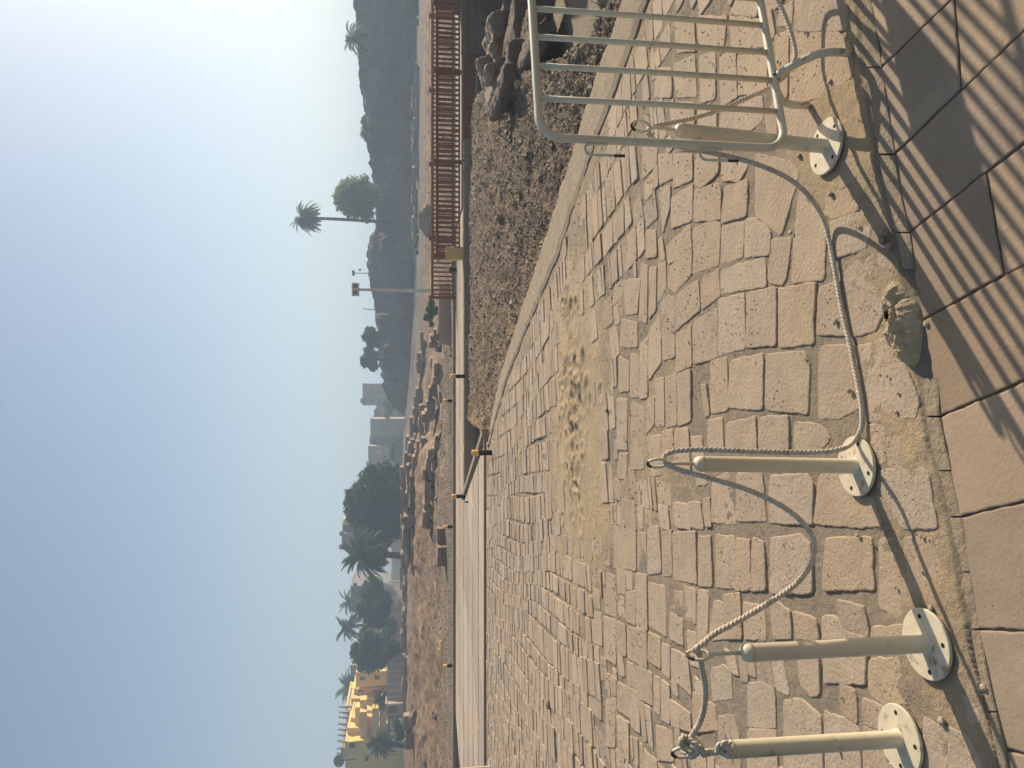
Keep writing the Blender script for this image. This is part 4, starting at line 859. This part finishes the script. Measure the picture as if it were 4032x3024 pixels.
# ================================================================ trees
def leafcloud(blobs, n, size, seedv, tz_=None, droop=0):
    rg = np.random.default_rng(seedv); V = []; 
    bl2 = list(blobs)
    for c_, r_ in blobs:
        for q_ in range(6):
            dd_ = rg.normal(size=3); dd_ /= np.linalg.norm(dd_); k_ = rg.uniform(.22, .42)
            bl2.append((tuple(np.array(c_)+dd_*np.array(r_)*rg.uniform(.85, 1.28)), tuple(np.array(r_)*k_)))
    blobs = bl2
    vol = np.array([b[1][0]*b[1][1]*b[1][2] for b in blobs])**.7; vol = vol/vol.sum()
    idx = rg.choice(len(blobs), n, p=vol); ctr = np.array([b[0] for b in blobs])[idx]; rad = np.array([b[1] for b in blobs])[idx]
    d = rg.normal(size=(n, 3)); d /= np.linalg.norm(d, axis=1, keepdims=True); r = rg.random(n)**.38
    # clumpy surface
    r = r*(1+.28*np.sin(d[:, 0]*7+idx)*np.sin(d[:, 1]*6+idx*2)*np.sin(d[:, 2]*8+1))*(1+.17*rg.normal(size=n))
    P = ctr+d*rad*r[:, None]
    a = rg.normal(size=(n, 3)); a /= np.linalg.norm(a, axis=1, keepdims=True); b = np.cross(a, rg.normal(size=(n, 3))); b /= np.linalg.norm(b, axis=1, keepdims=True)
    a[:, 2] -= droop; s_ = size*rg.uniform(.5, 1.4, n)[:, None]
    V = np.stack([P-a*s_, P+b*s_*.45, P+a*s_, P-b*s_*.45], 1).reshape(-1, 3); Q = np.arange(n*4).reshape(n, 4)
    return V, Q
def tree(name, lb, blobs, n, size, mt, trunk, seedv, cat='tree', grp=None, droop=0):
    """trunk: list of (point, radius); limbs run from its top to the blobs"""
    b0_ = Vector(trunk[0][0]); t = thing(name, lb, cat, tuple(b0_), 0, grp)
    V, Q = leafcloud([((c[0]-b0_.x, c[1]-b0_.y, c[2]-b0_.z), r) for c, r in blobs], n, size, seedv, droop=droop)
    npmesh('crown', V, Q, mt, False, t)
    m = MB(); m.tube([Vector(p)-b0_ for p, r in trunk], [r for p, r in trunk], 8); tp = Vector(trunk[-1][0])-b0_; tr_ = trunk[-1][1]
    for c, r in blobs[:9]:
        e = Vector(c)-b0_; md = (tp+e)/2+Vector((0, 0, .1*(e-tp).length)); m.tube([tp-Vector((0, 0, .3)), md, e], [tr_*.7, tr_*.45, tr_*.15], 6)
    m.build('trunk', M['bark'], t); return t
def ptree(name, lb, outl, base, Y, n, size, mt, seedv, dep=.7, grp=None, droop=0, cat='tree', tr_=.3):
    """outl: list of (x, y, radius) clumps in picture units; base (x,y)"""
    k = S*Y/FPX; rg = random.Random(seedv)
    blobs = []
    for x, y, r in outl:
        p = A(x, y, Y); blobs.append(((p.x, Y+rg.uniform(-1, 1)*dep*r*k, p.z), (r*k, r*k*rg.uniform(.8, 1.1), r*k*rg.uniform(.75, 1))))
    b = A(base[0], base[1], Y); tb = (b.x, Y, b.z-.4); cx = sum(q[0][0] for q in blobs)/len(blobs); cz = min(q[0][2] for q in blobs)
    hgt = max(cz, b.z+.6)
    return tree(name, lb, blobs, n, size, mt, [(tb, tr_), ((b.x*.7+cx*.3, Y, (b.z+hgt)/2), tr_*.75), ((b.x*.4+cx*.6, Y, hgt), tr_*.6)], seedv, cat, grp, droop)
def palm(lb, base, top, Y, L, n, seedv, mt='frond', tr_=.22, droop=1.0, skirt=0, name='palm_tree', wid=.45, up=.9, wind=0, grp=None):
    rg = random.Random(seedv); b = A(base[0], base[1], Y); tp = A(top[0], top[1], Y); t = thing(name, lb, 'palm tree', (b.x, Y, b.z-.3), 0, grp)
    o = Vector((b.x, Y, b.z-.3)); tpl = tp-o
    if tpl.length > .5:
        m = MB(); N_ = 26; pts = []; rs = []
        for i in range(N_+1):
            f = i/N_; pts.append(Vector((tpl.x*f+math.sin(f*3)*.06*tpl.z*.1, 0, tpl.z*f))); rs.append(tr_*(1.25-.35*f)*(1+.12*(i % 2)))
        m.tube(pts, rs, 9); m.build('trunk', M['bark'], t)
    V = []; F = []; V2 = []; F2 = []
    for i in range(n):
        dry = skirt and i < skirt
        az = rg.uniform(0, 6.283); el = rg.uniform(-.75, -.1) if dry else (rg.uniform(-.35, 1.45)*up)
        l = L*rg.uniform(.75, 1.1)*(.85 if dry else 1); vv, ff = (V2, F2) if dry else (V, F)
        p = tpl.copy(); dr = Vector((math.cos(az)*math.cos(el)+wind, math.sin(az)*math.cos(el), math.sin(el))).normalized(); ns = 12; st = l/ns; sp_ = []
        for k in range(ns+1):
            sp_.append((p.copy(), dr.copy())); p = p+dr*st; dr = (dr+Vector((wind*.08, 0, -.115*droop*(1 if not dry else 1.6)))).normalized()
        for k in range(1, ns*5+1):
            f = k/(ns*5); i0 = min(int(f*ns), ns-1); g_ = f*ns-i0; q = sp_[i0][0].lerp(sp_[i0+1][0], g_); d_ = sp_[i0][1]
            sd_ = d_.cross(Vector((0, 0, 1))); sd_ = sd_.normalized() if sd_.length > .1 else Vector((1, 0, 0))
            ll = L*wid*.55*(math.sin(math.pi*min(f*.93+.1, 1))**.6); lw = st*.16
            for sgn in (-1, 1):
                e = q+(sd_*sgn*.75+d_*.75+Vector((0, 0, -.22-.25*rg.random()))).normalized()*ll*rg.uniform(.75, 1.1); b_ = len(vv)
                vv += [tuple(q-d_*lw), tuple(q+d_*lw), tuple(e)]; ff += [(b_, b_+1, b_+2)]
        for k in range(ns):
            a_, c_ = sp_[k][0], sp_[k+1][0]; b_ = len(vv); w_ = L*.008
            vv += [tuple(a_-Vector((w_, 0, 0))), tuple(a_+Vector((w_, 0, w_))), tuple(c_+Vector((w_, 0, w_))), tuple(c_-Vector((w_, 0, 0)))]; ff += [(b_, b_+1, b_+2, b_+3)]
    m = MB(); m.add(V, F); m.build('fronds', M[mt], t)
    if V2: m = MB(); m.add(V2, F2); m.build('dry_fronds', M['frondy'], t)
    return t
palm('tall slender palm standing alone on top of the cliff', (840, 480), (662, 471), 112, 3.1, 90, 5, tr_=.22, droop=1.6, wid=.40, up=1.0)
palm('short palm peeping over the cliff edge at the far right', (772, 82), (768, 84), 96, 2.8, 34, 8, tr_=.2, droop=1.5, up=.9)
palm('bushy palm with a brown dry skirt in front of the big dark tree', (884, 1203), (790, 1196), 92, 3.7, 230, 12, tr_=.34, droop=1.25, skirt=90, wid=.42, up=.95, wind=.05)
palm('palm with feathery crown between the grey house and the olive tree', (850, 1345), (755, 1353), 128, 3.3, 60, 15, tr_=.25, droop=1.1)
palm('palm leaning behind the grey house beside the shorter building', (850, 1300), (757, 1300), 140, 3.2, 46, 18, tr_=.25, droop=1.1)
palm('palm rising behind the yellow houses', (850, 1484), (764, 1482), 150, 4.4, 80, 22, tr_=.25, droop=1.1)
palm('low fan of a young palm in front of the yellow houses', (866, 1514), (826, 1512), 100, 2.0, 70, 25, tr_=.3, droop=1.3)
palm('low bushy palm at the lower left in front of the yellow houses', (872, 1610), (828, 1606), 88, 2.1, 90, 28, tr_=.3, droop=1.2, up=1.1)
ptree('tree', 'round green tree on the cliff beside the tall palm', [(750, 425, 26), (764, 403, 24), (743, 440, 17), (778, 430, 28), (788, 446, 22), (786, 396, 18), (731, 422, 13), (764, 458, 15), (795, 464, 13), (746, 402, 13), (800, 420, 20)], (830, 436), 108, 16000, .22, M['leafl'], 31)
ptree('bush', 'low green bush on the cliff top right of the round tree', [(787, 262, 7), (789, 275, 8), (786, 290, 7), (792, 300, 6)], (800, 278), 104, 1500, .2, M['leafl'], 32, cat='bush')
ptree('tree', 'smaller airy tree on the mound, right one of the two', [(802, 722, 14), (795, 730, 10), (808, 738, 13), (800, 715, 8)], (830, 728), 116, 3000, .26, M['leafd'], 33)
ptree('tree', 'smaller airy tree on the mound, left one of the two', [(796, 775, 13), (790, 785, 9), (804, 768, 13), (806, 788, 12), (798, 762, 9)], (835, 776), 118, 4500, .26, M['leafd'], 34)
ptree('tree', 'pale hazy tree between the far apartment blocks', [(835, 868, 10), (842, 880, 10), (838, 892, 9), (848, 870, 9)], (870, 880), 160, 1500, .35, M['leafl'], 35)
ptree('tree', 'hazy dark tree at the foot of the far flats', [(855, 968, 14), (862, 985, 12), (850, 985, 10), (866, 1000, 9)], (884, 980), 135, 2600, .32, M['leafd'], 36)
ptree('tree', 'huge dark feathery tree in the centre of the town edge', [(800, 1035, 24), (825, 1030, 26), (850, 1040, 26), (785, 1060, 26), (810, 1065, 30), (840, 1070, 32), (862, 1075, 24), (775, 1085, 26), (800, 1100, 32), (830, 1105, 34), (858, 1110, 28), (765, 1110, 16), (785, 1130, 24), (815, 1140, 30), (845, 1140, 30), (865, 1140, 22), (758, 1092, 14), (768, 1072, 12), (790, 1040, 14), (805, 1018, 12), (838, 1012, 12), (750, 1105, 8), (755, 1118, 7), (752, 1084, 6)], (888, 1100), 98, 42000, .30, M['leafd'], 37, dep=.9, tr_=.6)
ptree('tree', 'bluish green spreading tree over the pink wall', [(795, 1285, 20), (790, 1310, 20), (815, 1280, 22), (815, 1310, 24), (830, 1295, 20), (800, 1335, 16), (822, 1335, 18), (810, 1262, 14), (838, 1318, 12), (835, 1272, 10)], (862, 1305), 108, 20000, .28, M['leaf'], 38, tr_=.4)
ptree('tree', 'olive green tree nearest the yellow houses', [(790, 1400, 20), (775, 1415, 16), (800, 1380, 20), (815, 1400, 24), (835, 1385, 20), (800, 1430, 20), (825, 1425, 18), (768, 1398, 10), (840, 1365, 14), (790, 1365, 12), (845, 1350, 10)], (868, 1400), 104, 22000, .26, M['leaf'], 39, tr_=.4)
ptree('bush', 'dense bright green bush at the foot of the olive tree', [(838, 1402, 12), (848, 1395, 12), (842, 1412, 9), (852, 1405, 9)], (866, 1402), 98, 5000, .16, M['leafd'], 40, cat='bush')
ptree('bush', 'dull scrub bush under the small palm at the left', [(860, 1575, 10), (864, 1590, 10), (856, 1562, 8)], (876, 1580), 86, 2500, .16, M['leaf'], 41, cat='bush')
ptree('bush', 'bright green bush just left of the end of the railing', [(930, 668, 9), (926, 685, 9), (932, 655, 8), (938, 672, 8), (932, 700, 5)], (948, 675), 44, 3000, .07, M['grass'], 42, cat='bush', tr_=.03)
ptree('bush', 'small green bush among the low ruins by the far bollard', [(950, 948, 5), (954, 955, 5), (953, 940, 4)], (962, 948), 36, 900, .06, M['grass'], 43, cat='bush', tr_=.02)
ptree('bush', 'hazy green scrub at the foot of the cliff at the far right', [(895, 8, 9), (900, 25, 8), (893, -10, 9), (902, 48, 6)], (908, 15), 84, 2200, .14, M['grass'], 44, cat='bush', tr_=.05)
ptree('bush', 'hazy green scrub at the foot of the cliff below the round tree', [(898, 500, 6), (902, 515, 6), (897, 530, 6), (902, 545, 5)], (908, 520), 84, 1600, .14, M['leaf'], 45, cat='bush', tr_=.05)
# small lamp and thin pole on the mound
for lb, b, tp, Y, hd in [('small twin lamp on a thin pole on the mound top', (797, 590), (764, 590), 112, True), ('thin leaning pole on the mound top', (812, 671), (784, 667), 114, False)]:
    p, q = A(b[0], b[1], Y), A(tp[0], tp[1], Y); t = thing('street_lamp' if hd else 'thin_pole', lb, 'lamp' if hd else 'pole', tuple(p))
    m = MB(); m.tube([(0, 0, -.8), tuple(q-p)], .07, 6); m.build('pole', M['darkmetal'], t)
    if hd:
        m = MB(); m.box((q.x-p.x, 0, q.z-p.z+.05), (.7, .3, .35), 0, .05); m.box((q.x-p.x+.5, 0, q.z-p.z-.9), (.25, .2, .35)); m.build('lamp_head', M['darkmetal'], t)
# ================================================================ town
def bld(name, lb, parts, Y, cat='building', grp=None, depth=9):
    """parts: (x_top, x_bottom, y0, y1, dY, mat, windows[(x0,x1,y0,y1,matkey)])"""
    t = None
    for (xt, xb_, y0, y1, dY, mk, wins) in parts:
        YY_ = Y+dY; p = A(max(xb_, 886) if xb_ > xt+16 else xb_, y1, YY_); q = A(xt, y0, YY_)
        if t is None: org = Vector((p.x, YY_, p.z)); t = thing(name, lb, cat, tuple(org), 0, grp)
        m = MB(); c = Vector(((p.x+q.x)/2, YY_+depth/2, (p.z+q.z)/2))-org; m.box(c, (q.x-p.x, depth, q.z-p.z)); 
        m.box((c.x, c.y, (q.z-org.z)+.12), (q.x-p.x+.16, depth+.16, .24)); wl = m.build('wall', M[mk], t)
        for (a0, a1, b0_, b1, wk) in wins:
            u, v = A(a1, b1, YY_), A(a0, b0_, YY_); cc_ = (u+v)/2-org; cc_.y = YY_-org.y
            w_, h_ = v.x-u.x, v.z-u.z
            m = MB()
            for dx, dz, ww, hh in ((0, h_/2+.05, w_+.2, .1), (0, -h_/2-.05, w_+.3, .1), (w_/2+.05, 0, .1, h_), (-w_/2-.05, 0, .1, h_)):
                m.box((cc_.x+dx, cc_.y-.05, cc_.z+dz), (ww, .14, hh))
            f = m.build('window', M[mk], t); m = MB(); m.box((cc_.x, cc_.y-.01, cc_.z), (w_, .05, h_)); m.build('pane', M[wk], f)
    return t
X4 = lambda c: 658.3+.2645*c
Y4 = lambda c: 1220+.2645*c
def W(*a): return [(X4(x0), X4(x1), Y4(y0), Y4(y1), k) for x0, x1, y0, y1, k in a]
def Pt(xt, xb_, y0, y1, dY, mk, *w_): return (X4(xt), X4(xb_), Y4(y0), Y4(y1), dY, mk, W(*w_))
bld('apartment_building', 'narrow yellow house with two square windows at the right end of the row', [Pt(430, 705, 880, 975, 0, 'yplaster', (450, 495, 912, 942, 'glass'), (572, 612, 907, 935, 'glass'))], 112, depth=8)
bld('apartment_building', 'long yellow house with stacked narrow windows in the middle of the row', [Pt(415, 705, 1012, 1092, 3, 'yplaster', (430, 478, 1022, 1036, 'shutter'), (425, 470, 1056, 1072, 'shutter'), (555, 598, 1022, 1036, 'shutter'), (550, 592, 1056, 1072, 'shutter')),
   Pt(392, 705, 1093, 1183, 1.5, 'yplaster', (412, 462, 1108, 1134, 'shutter'), (542, 590, 1102, 1128, 'shutter')), Pt(375, 705, 1184, 1246, 0, 'yplaster', (400, 452, 1186, 1206, 'shutter'), (530, 578, 1180, 1204, 'shutter')), Pt(350, 376, 1150, 1200, 5, 'yplaster')], 110)
bld('apartment_building', 'big yellow house with balconies and unfinished roof columns at the left', [Pt(388, 720, 1250, 1332, -2, 'yplaster', (395, 436, 1290, 1310, 'shutter'), (525, 575, 1275, 1310, 'shutter'), (600, 640, 1262, 1285, 'glass'), (676, 716, 1300, 1330, 'shutter')), Pt(362, 735, 1333, 1442, -4, 'yplaster', (378, 414, 1392, 1406, 'shutter'), (510, 560, 1385, 1430, 'shutter'), (660, 700, 1345, 1380, 'shutter')),
   Pt(345, 760, 1443, 1720, -6, 'yplaster', (362, 412, 1450, 1495, 'glass'), (512, 552, 1460, 1500, 'glass'), (490, 520, 1560, 1600, 'shutter')), Pt(310, 345, 1495, 1600, 0, 'greyp'), Pt(356, 386, 1212, 1330, 4, 'greyp')], 108)
# balcony slabs, columns and rebar of the unfinished roof, all on the big house
big = [o for o in bpy.data.objects if o.parent is None and 'unfinished roof' in str(o.get('label', ''))][0]
def onbig(nm, x, y, Y, d, mk):
    p = A(X4(x), Y4(y), Y)-big.location; m = MB(); m.box((p.x, p.y, p.z), d); m.build(nm, M[mk], big)
for x, y, Y, L in ((480, 1290, 105, 7.0), (440, 1290, 105.4, 5), (580, 1390, 103, 8), (640, 1300, 104, 8), (480, 1390, 103.5, 7)): onbig('balcony', x, y, Y, (L, 1.5, .9), 'yplaster')
for y in (1160, 1205, 1245, 1300, 1345, 1390, 1440, 1500, 1540):
    onbig('roof_column', 362-(y-1160)*.06, y, 110, (.3, .3, 1.7), 'greyp')
    p = A(X4(330-(y-1160)*.05), Y4(y), 110)-big.location; m = MB()
    for k in range(4): m.tube([(p.x+.12*(k % 2)-.06, p.y+.12*(k//2), p.z-1), (p.x+.14*(k % 2)-.07, p.y+.12*(k//2), p.z+.9)], .03, 4)
    m.build('rebar', M['darkmetal'], big)
t = thing('satellite_dish', 'large grey satellite dish on the roof at the lower left corner', 'satellite dish', tuple(A(X4(272), Y4(1605), 100)))
m = MB(); n = 20; rings = []
V = []; Fc = []
for i in range(6):
    r = 1.25*i/5
    for k in range(n):
        a = 2*math.pi*k/n; V.append((.62*r*math.cos(a), .28*(r/1.25)**2*-1, .62*r*math.sin(a)))
for i in range(5):
    for k in range(n): Fc.append((i*n+k, i*n+(k+1) % n, (i+1)*n+(k+1) % n, (i+1)*n+k))
m.add(V, Fc, True); o = m.build('dish', M['greyp'], t); o.rotation_euler = (R(30), 0, R(35))
m = MB(); m.tube([(0, .1, 0), (0, .2, -2.2)], .07, 6); m.build('mast', M['darkmetal'], t)
for k, (x, y) in enumerate(((478, 1104), (466, 1176), (540, 1270))):
    p = A(X4(x), Y4(y), 108.6-2*k); m = MB(); m.box(tuple(p), (.9, .5, .75)); m.box((p.x, p.y-.26, p.z), (.5, .03, .5))
    tag(m.build('air_conditioner', M['metal']), ['white air conditioner between the narrow shuttered windows', 'white air conditioner at the joint of the long and the big yellow house', 'white air conditioner under the balconies of the big yellow house'][k], 'air conditioner', 'air conditioners on the yellow houses')
# compound wall with posts
def fencewall(lb, pts, hpx, mk, npost, name='compound_wall'):
    t = None
    for i in range(len(pts)-1):
        (xb0, y0, Ya), (xb1, y1, Yb) = pts[i], pts[i+1]; a, b = A(xb0, y0, Ya), A(xb1, y1, Yb); h_ = hpx[i]*S*Ya/FPX
        if t is None: org = a.copy(); t = thing(name, lb, 'wall', tuple(a))
        d = b-a; d.z = 0; L = d.length; c = (a+b)/2-org; rz = math.atan2(d.y, d.x); m = MB(); m.box((c.x, c.y, c.z+h_/2-.9), (L, .25, h_+1.8), rz); m.build('panel', M[mk], t)
        for k in range(npost[i]+1):
            p = a+(b-a)*k/npost[i]-org; m = MB(); m.box((p.x, p.y-.12, p.z+h_/2), (.22, .2, h_+.35), rz); m.build('post', M['rail'], t)
    return t
fencewall('pinkish compound wall with pale posts in front of the yellow houses', [(870, 1519, 97), (866, 1406, 100)], [31], 'pinkwall', [8])
fencewall('pink garden wall under the spreading bluish tree', [(866, 1406, 101), (868, 1255, 110)], [23], 'pinkwall', [4])
fencewall('long grey brown wall left of the bushy palm', [(868, 1255, 112), (872, 1150, 118), (880, 960, 125)], [24, 24], 'greyp', [1, 1])
t = bld('gatehouse', 'small brown gatehouse with a dark barred window at the end of the compound wall', [Pt(672, 800, 1138, 1222, 0, 'pinkwall', (682, 758, 1150, 1208, 'shutter')), Pt(690, 810, 1223, 1330, 1.5, 'greyp', (700, 760, 1240, 1290, 'glass'))], 96, 'building', depth=4)
p = A(X4(748), Y4(1298), 94.4); m = MB(); m.box(tuple(p), (1.2, .06, 1.4)); o = m.build('sign_board', M['cream']); tag(o, 'small pale notice board with a red band beside the gatehouse', 'sign')
m = MB(); m.box((p.x, p.y-.035, p.z+.3), (1.0, .01, .35)); mr = mat('red_paint', (.45, .05, .03)); m.build('red_band', mr, o)
# other houses, far and hazy.  s3: picture crop with offset (1100,1500)
X3 = lambda c: (1100+c*.4822)/S
Y3 = lambda c: (1500+c*.4822)/S
def P3(xt, xb_, y0, y1, dY, mk, *w_): return (X3(xt), X3(xb_), Y3(y0), Y3(y1), dY, mk, [(X3(a), X3(b), Y3(c), Y3(d), k) for a, b, c, d, k in w_])
bld('far_building', 'hazy pale block with four dark windows standing clear behind the mound', [P3(688, 980, 22, 198, 0, 'beige', (748, 768, 75, 95, 'greyp'), (740, 766, 145, 172, 'greyp'), (800, 826, 75, 98, 'greyp'), (802, 828, 145, 172, 'greyp'))], 175)
bld('far_building', 'hazy low house between the clear block and the flat terrace', [P3(800, 980, 205, 310, 0, 'beige', (808, 830, 305, 300, 'greyp'))], 172)
bld('far_building', 'hazy long beige terrace of flats with roof tanks', [P3(752, 990, 310, 455, 0, 'beige', (830, 850, 380, 395, 'greyp'), (770, 785, 385, 400, 'greyp')), P3(745, 990, 456, 532, 2, 'beige', (750, 790, 460, 525, 'greyp')), P3(735, 980, 533, 700, -3, 'beige', (852, 868, 610, 628, 'glass'), (925, 940, 610, 628, 'glass'), (785, 836, 568, 602, 'yplaster')), P3(765, 980, 701, 760, 0, 'beige')], 160)
bld('far_building', 'grey house rising behind the bushy palm with a blue balcony', [P3(522, 760, 1245, 1355, 0, 'greyp'), P3(528, 760, 1160, 1245, 1.5, 'greyp', (545, 600, 1165, 1232, 'glass')), P3(535, 760, 1132, 1160, 1, 'yplaster')], 128)
bld('far_building', 'low grey house behind the bluish tree', [Pt(385, 700, 175, 362, 0, 'greyp', (395, 432, 215, 240, 'glass'), (402, 424, 152, 170, 'glass'))], 132)
bld('far_building', 'dull beige house between the two olive trees', [Pt(500, 700, 440, 560, 0, 'beige'), Pt(385, 700, 820, 878, 8, 'beige')], 125)
random.seed(5)
# roof tanks and dishes
for k, (x, y, r, Y) in enumerate([(X3(735), Y3(675), .9, 157), (X3(790), Y3(250), .7, 172), (X3(790), Y3(290), .7, 172), (X3(682), Y3(160), .8, 175), (X3(506), Y3(1352), .55, 128), (X3(508), Y3(1245), .5, 128), (767, 792, .6, 150), (764, 1240, .45, 140)][:6]):
    p = A(x, y, Y); m = MB(); m.lathe([(r*.2, -.6*r), (r*.9, -.5*r), (r, 0), (r*.8, .6*r), (r*.2, .75*r)], 10); o = m.build('roof_tank', M['greyp']); o.location = p
    tag(o, ['dark roof tank at the left end of the hazy terrace', 'left round roof tank on the hazy low house', 'right round roof tank on the hazy low house', 'roof tank on the clear pale block behind the mound', 'small dark tank at the left corner of the grey house roof', 'small dark tank at the right end of the grey house roof'][k], 'roof tank', 'roof tanks of the far houses')
# distant person-sized posts at the plain
p = A(905, 1026-26, 110)
# ---- smoke drifting behind the bushy palm
bm = bmesh.new(); bmesh.ops.create_icosphere(bm, subdivisions=3, radius=1); me = bpy.data.meshes.new('smoke')
for v in bm.verts: v.co *= 1+.3*math.sin(v.co.x*4)*math.cos(v.co.z*5)
bm.to_mesh(me); bm.free(); sm_o = link(bpy.data.objects.new('smoke', me)); p = A(858, 1215, 96); sm_o.location = (p.x, 99, p.z+.2); sm_o.scale = (5.6, 3.0, 1.9)
ms = bpy.data.materials.new('smoke'); N, L = nodes(ms); N.remove(N['Principled BSDF']); pv = N.new('ShaderNodeVolumePrincipled'); pv.inputs['Color'].default_value = (.75, .8, .88, 1); pv.inputs['Density'].default_value = .10
L.new(pv.outputs[0], N['Material Output'].inputs['Volume']); me.materials.append(ms); tag(sm_o, 'thin bluish smoke drifting behind the bushy palm trunk', 'smoke', kind='stuff')
# ---- haze
HZ = .0024
m = MB(); m.box((0, 640, 24), (1900, 1400, 66)); hz = m.build('haze', bpy.data.materials.new('haze')); mh = hz.data.materials[0]; N, L = nodes(mh); N.remove(N['Principled BSDF'])
pv = N.new('ShaderNodeVolumePrincipled'); pv.inputs['Color'].default_value = (.60, .78, 1.0, 1); pv.inputs['Density'].default_value = HZ; pv.inputs['Anisotropy'].default_value = .2
L.new(pv.outputs[0], N['Material Output'].inputs['Volume']); tag(hz, 'thin morning haze over the whole place', 'haze', kind='stuff')
